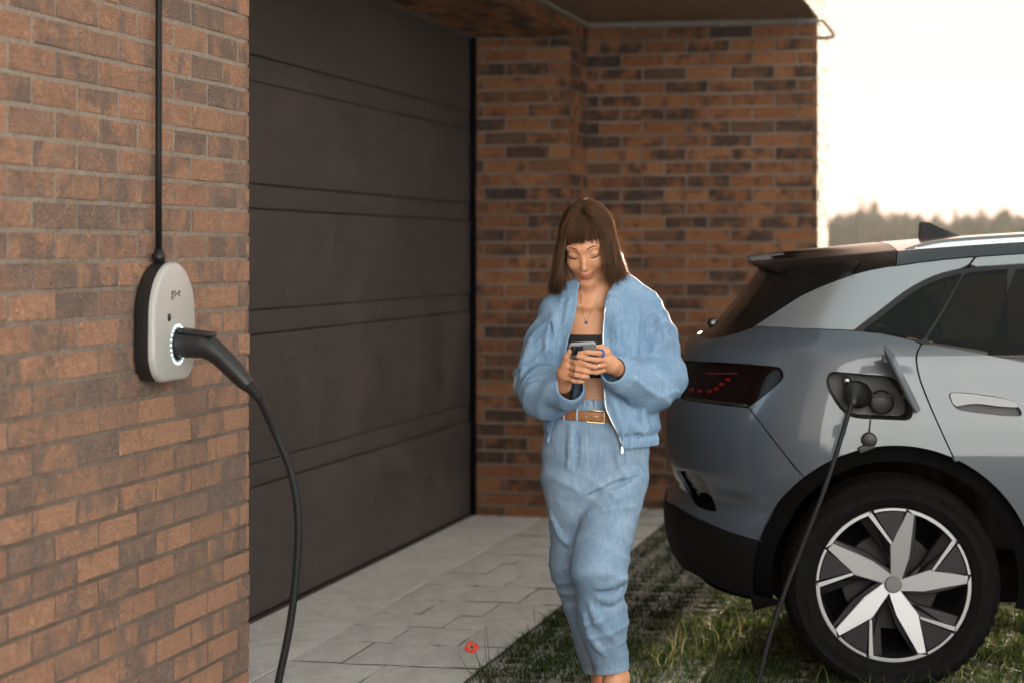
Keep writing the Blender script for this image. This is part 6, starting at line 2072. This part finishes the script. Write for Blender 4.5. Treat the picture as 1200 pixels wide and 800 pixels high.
# ------------------------------------------------------------------ the phone
pt_ = Vector((-0.0576, -0.3000, 1.2142))
dn = Vector((.0, .78, -.62)).normalized(); sd_ = Vector((1, -.05, .055)).normalized(); bk = sd_.cross(dn).normalized()
if bk.y > 0: bk = -bk
phone = empty('phone', tuple(Vector((PX, PY, 0)) + pt_), 0, 'grey phone with three camera lenses held in both hands', 'phone')
def slab_round(w_, h_, r_, n=6):
    P = []
    for (cx_, cy_, a0) in ((w_ / 2 - r_, r_, -pi / 2), (w_ / 2 - r_, h_ - r_, 0), (-w_ / 2 + r_, h_ - r_, pi / 2), (-w_ / 2 + r_, r_, pi)):
        for k in range(n + 1):
            t = a0 + pi / 2 * k / n; P.append((cx_ + r_ * cos(t), cy_ + r_ * sin(t)))
    return P
def phone_part(name, w_, h_, r_, layers, mat, off=(0, 0), parent=None):
    V, Fc = [], []
    m = None
    for inset, dpt in layers:
        P = slab_round(w_ - 2 * inset, h_ - 2 * inset, max(r_ - inset, .001)); m = len(P)
        V += [tuple(sd_ * (a + off[0]) + dn * (b + inset + off[1]) + bk * dpt) for a, b in P]
    for l in range(len(layers) - 1):
        for k in range(m):
            k2 = (k + 1) % m
            Fc.append((l * m + k, l * m + k2, (l + 1) * m + k2, (l + 1) * m + k))
    Fc.append(tuple(range(m))); o = (len(layers) - 1) * m; Fc.append(tuple(o + k for k in range(m - 1, -1, -1)))
    bm = bmesh.new(); me = mesh('t', V, Fc); bm.from_mesh(me); bpy.data.meshes.remove(me)
    return obj_bm(name, bm, mat, parent or phone, True, 35)
M['phone_case'] = plain('clear_grey_case', (.30, .31, .34), .25, coat=.6)
M['lens'] = plain('lens_black', (.008, .008, .010), .05, coat=1.0)
phone_part('case', .086, .165, .013, [(.001, -.005), (0, -.004), (0, .004), (.0015, .0055)], M['phone_case'])
phone_part('screen', .082, .160, .011, [(0, -.0058), (.001, -.0066)], M['gloss_black'], (0, .0025))
cm = phone_part('camera_plate', .042, .044, .009, [(0, .0050), (.001, .0070)], M['gloss_black'], (-.018, .006))
for (a, b) in ((-.027, .018), (-.027, .038), (-.009, .028)):
    v_, f_ = lathe_data([(.0001, 0), (.0068, 0), (.0078, -.0012), (.0078, .003)], 16)
    V = []
    for (x_, y_, z_) in v_:
        q = sd_ * (a + x_) + dn * (b + z_) + bk * (.0086 - y_); V.append(tuple(q))
    obj('lens', V, f_, M['lens'], cm, True)
# ------------------------------------------------------------------ far treeline, poppy, weeds, haze
def mk_forest():
    t = NT('forest_foliage')
    v = t.coord()
    n1 = t.noise(v, .35, 3); n2 = t.noise(v, 1.6, 4, .7)
    col = t.ramp(n1, [(.3, (.020, .033, .020)), (.7, (.040, .052, .030))])
    col = t.mix(.7, col, t.ramp(n2, [(.3, (.6, .6, .6)), (.7, (1.3, 1.3, 1.3))]), 'MULTIPLY')
    t.set(col=col, rough=.95, spec=.05)
    return t.m
M['forest'] = mk_forest()
def forest():
    r = random.Random(31)
    V, Fc = [], []
    def tree(x, y, h, wdt, conifer):
        seg = 7; rings = 6
        o = len(V)
        lean = r.uniform(-.02, .02)
        for k in range(rings + 1):
            q = k / rings
            prof = (1 - q) ** .85 * (1.0 if q > .1 else .8) if conifer else (sin(pi * min(1, .12 + q * .88)) ** .7)
            for s in range(seg):
                a = 2 * pi * s / seg + k * .4
                rr = wdt * prof * r.uniform(.6, 1.3)
                V.append((x + rr * cos(a) + lean * h * q, y + rr * sin(a), -.05 + h * (.06 + .94 * q) + r.uniform(-.04, .04) * h))
        for k in range(rings):
            for s in range(seg):
                s2 = (s + 1) % seg
                Fc.append((o + k * seg + s, o + k * seg + s2, o + (k + 1) * seg + s2, o + (k + 1) * seg + s))
        Fc.append(tuple(o + rings * seg + s for s in range(seg)))
    for band, n, d0, d1, hs in ((0, 800, 330, 352, (6.0, 7.8)), (1, 900, 356, 390, (7.0, 9.4))):
        for i in range(n):
            a = radians(-30 + 80 * (i + r.random()) / n)
            dd = r.uniform(d0, d1)
            lump = 1 + .05 * sin(a * 46) + .05 * sin(a * 117 + 1) + (.14 if r.random() < .07 else 0)
            con = r.random() < .45
            h = r.uniform(*hs) * lump * (1.12 if con else .95)
            tree(dd * sin(a), dd * cos(a), h, r.uniform(.9, 1.7) * (.75 if con else 1.2), con)
    # the same wood carries on round the open fields, lower and farther
    for i in range(700):
        a = radians(52 + 270 * (i + r.random()) / 700)
        dd = r.uniform(430, 470)
        tree(dd * sin(a), dd * cos(a), r.uniform(6, 10) * (1 + .25 * sin(a * 9)), r.uniform(2.5, 4.5), r.random() < .4)
    o = obj('treeline', V, Fc, M['forest'])
    tag(o, 'far misty treeline of mixed woodland along the horizon beyond the field', 'wood', kind='stuff')
forest()

def mk_poppy():
    t = NT('poppy_petal')
    v = t.coord(); f = t.noise(v, 90, 3)
    t.set(col=t.ramp(f, [(.3, (.55, .02, .008)), (.7, (.72, .05, .02))]), rough=.6)
    return t.m
M['petal'] = mk_poppy()
M['stem'] = plain('weed_stem', (.085, .10, .045), .6, nscale=40)
pb = Vector((-.125, 7.60, -.02))
pop = empty('poppy', tuple(pb), 0, 'small red poppy with bare thin stalks at the edge of the path', 'flower')
flower = Vector((-.018, -.02, .118))
tube('stem', spline([(.02, .0, .0), (.012, -.012, .05), (-.002, -.02, .092), (-.010, -.022, .112), (-.016, -.021, .118)], 5), .0016, M['stem'], pop, 6)
r_ = random.Random(3)
for k in range(4):
    a0 = k * pi / 2 + .3
    V, Fc = [], []
    nu, nv = 7, 6
    for i in range(nu):
        for j in range(nv):
            t = (j / (nv - 1) - .5) * 1.75; q = i / (nu - 1)
            rad = .028 * q ** .7 * (1 - .18 * abs(t)) + r_.uniform(-.0006, .0006)
            a = a0 + t * (.35 + .65 * q)
            V.append((flower.x + rad * cos(a) * .95, flower.y + rad * sin(a) * .8, flower.z + .012 * q ** .6 - .010 * q ** 3 + .0022 * sin(a * 7) * q + (.004 if k % 2 else 0)))
    V = [(x, flower.y + (y - flower.y) * .45 - (z - flower.z) * .85, flower.z + (z - flower.z) * .5 + (y - flower.y) * .95) for x, y, z in V]   # the flower nods towards the path
    for i in range(nu - 1):
        for j in range(nv - 1):
            a = i * nv + j
            Fc.append((a, a + 1, a + nv + 1, a + nv))
    obj('petal', V, Fc, M['petal'], pop, True)
v_, f_ = lathe_data([(.0001, .004), (.004, .003), (.005, 0), (.003, -.004), (.0001, -.005)], 10, 'z')
obj('flower_centre', [(x + flower.x, y + flower.y, z + flower.z + .004) for x, y, z in v_], f_, M['black_cloth'], pop, True)
def weed(name, base, stalks, label, leafy=0):
    e = empty(name, tuple(base), 0, label, 'weed')
    for pts, rad in stalks:
        P = spline(pts, 5)
        tube('stalk', P, list(np.linspace(rad, rad * .45, len(P))), M['stem'], e, 6)
    return e
weed('weed', (-.125, 7.62, -.02), [([(.03, 0, 0), (.034, 0, .06), (.028, .004, .13), (.030, .002, .188)], .0016), ([(.032, .01, 0), (.042, .01, .07), (.036, .012, .15), (.035, .012, .19)], .0015),
                                   ([(.03, .0, 0), (.05, .0, .05), (.075, .004, .10), (.088, .004, .125)], .0014), ([(.0, .0, 0), (-.03, 0, .03), (-.055, .0, .07), (-.068, 0, .092)], .0016),
                                   ([(.02, .0, 0), (.018, 0, .04), (.03, .0, .09)], .0012)], 'thin bare grey-green weed stalks standing behind the poppy')
weed('weed', (.085, 8.02, -.02), [([(0, 0, 0), (.004, 0, .08), (-.002, .0, .17), (.0, 0, .20)], .0012)], 'single upright thin weed stalk between the poppy and the person')

# evening haze
HZ = True
if HZ:
    t = bpy.data.materials.new('haze'); t.use_nodes = True
    nt = t.node_tree; nt.nodes.clear()
    o_ = nt.nodes.new('ShaderNodeOutputMaterial'); pv = nt.nodes.new('ShaderNodeVolumePrincipled')
    pv.inputs['Density'].default_value = .00009
    pv.inputs['Color'].default_value = (.86, .87, .88, 1)
    pv.inputs['Anisotropy'].default_value = .3
    nt.links.new(pv.outputs[0], o_.inputs['Volume'])
    bm = bmesh.new(); bm_box(bm, (-620, -620, -1.2), (620, 620, 16))
    hz = obj_bm('haze', bm, t)
    tag(hz, 'thin pale evening haze over the field and the far treeline', 'haze', kind='stuff')

# ------------------------------------------------------------------ added gabled house, unseen behind the camera, bouncing sunlight in as fill
M['render_wall'] = mk_concrete('pale_blue_render', (.44, .545, .68), (.50, .61, .75), None, 120)  # blue tint offsets the warm sun in the bounced light
M['roof_tile'] = plain('dark_roof_tiles', (.05, .045, .045), .7, nscale=20)
nh = empty('neighbour_house', (5.0, -4.5, 0), 0, 'pale blue rendered gabled house across the yard, reflected in the car', 'house')
def gable(name, w_, d_, h_, rh, mat):
    V = [(-w_ / 2, 0, -.1), (w_ / 2, 0, -.1), (w_ / 2, 0, h_), (0, 0, h_ + rh), (-w_ / 2, 0, h_)]
    V += [(x, -d_, z) for x, y, z in V]
    return obj(name, V, [(0, 1, 2, 3, 4), (9, 8, 7, 6, 5), (0, 5, 6, 1), (1, 6, 7, 2), (4, 9, 5, 0)], mat, nh)
W_, D_, H_, RH = 13.0, 9.0, 5.6, 3.4
gable('wall', W_, D_, H_, RH, M['render_wall'])
for s in (-1, 1):
    x0, z0, x1, z1 = s * (W_ / 2 + .5), H_ - .26, 0.0, H_ + RH
    V = [(x0, .4, z0), (x1, .4, z1), (x1, -D_ - .4, z1), (x0, -D_ - .4, z0)]
    V += [(x, y, z + .22) for x, y, z in V]
    obj('roof', V, [(0, 1, 2, 3), (7, 6, 5, 4), (0, 4, 5, 1), (1, 5, 6, 2), (2, 6, 7, 3), (3, 7, 4, 0)], M['roof_tile'], nh)
for (x, z, ww, hh_) in ((-4.4, 1.0, 1.2, 1.3), (4.4, 1.0, 1.2, 1.3), (-3.2, 3.7, 1.1, 1.3), (0, 3.7, 1.1, 1.3), (3.2, 3.7, 1.1, 1.3)):
    fr_ = box('window', (x - ww / 2 - .06, -.02, z - .06), (x + ww / 2 + .06, .03, z + hh_ + .06), M['render_wall'], nh, .01)
    box('pane', (x - ww / 2, .0305, z), (x + ww / 2, .036, z + hh_), M['gloss_black'], fr_)
dr = box('door', (-.55, -.02, 0), (.55, .04, 2.15), M['cladding'], nh, .01)
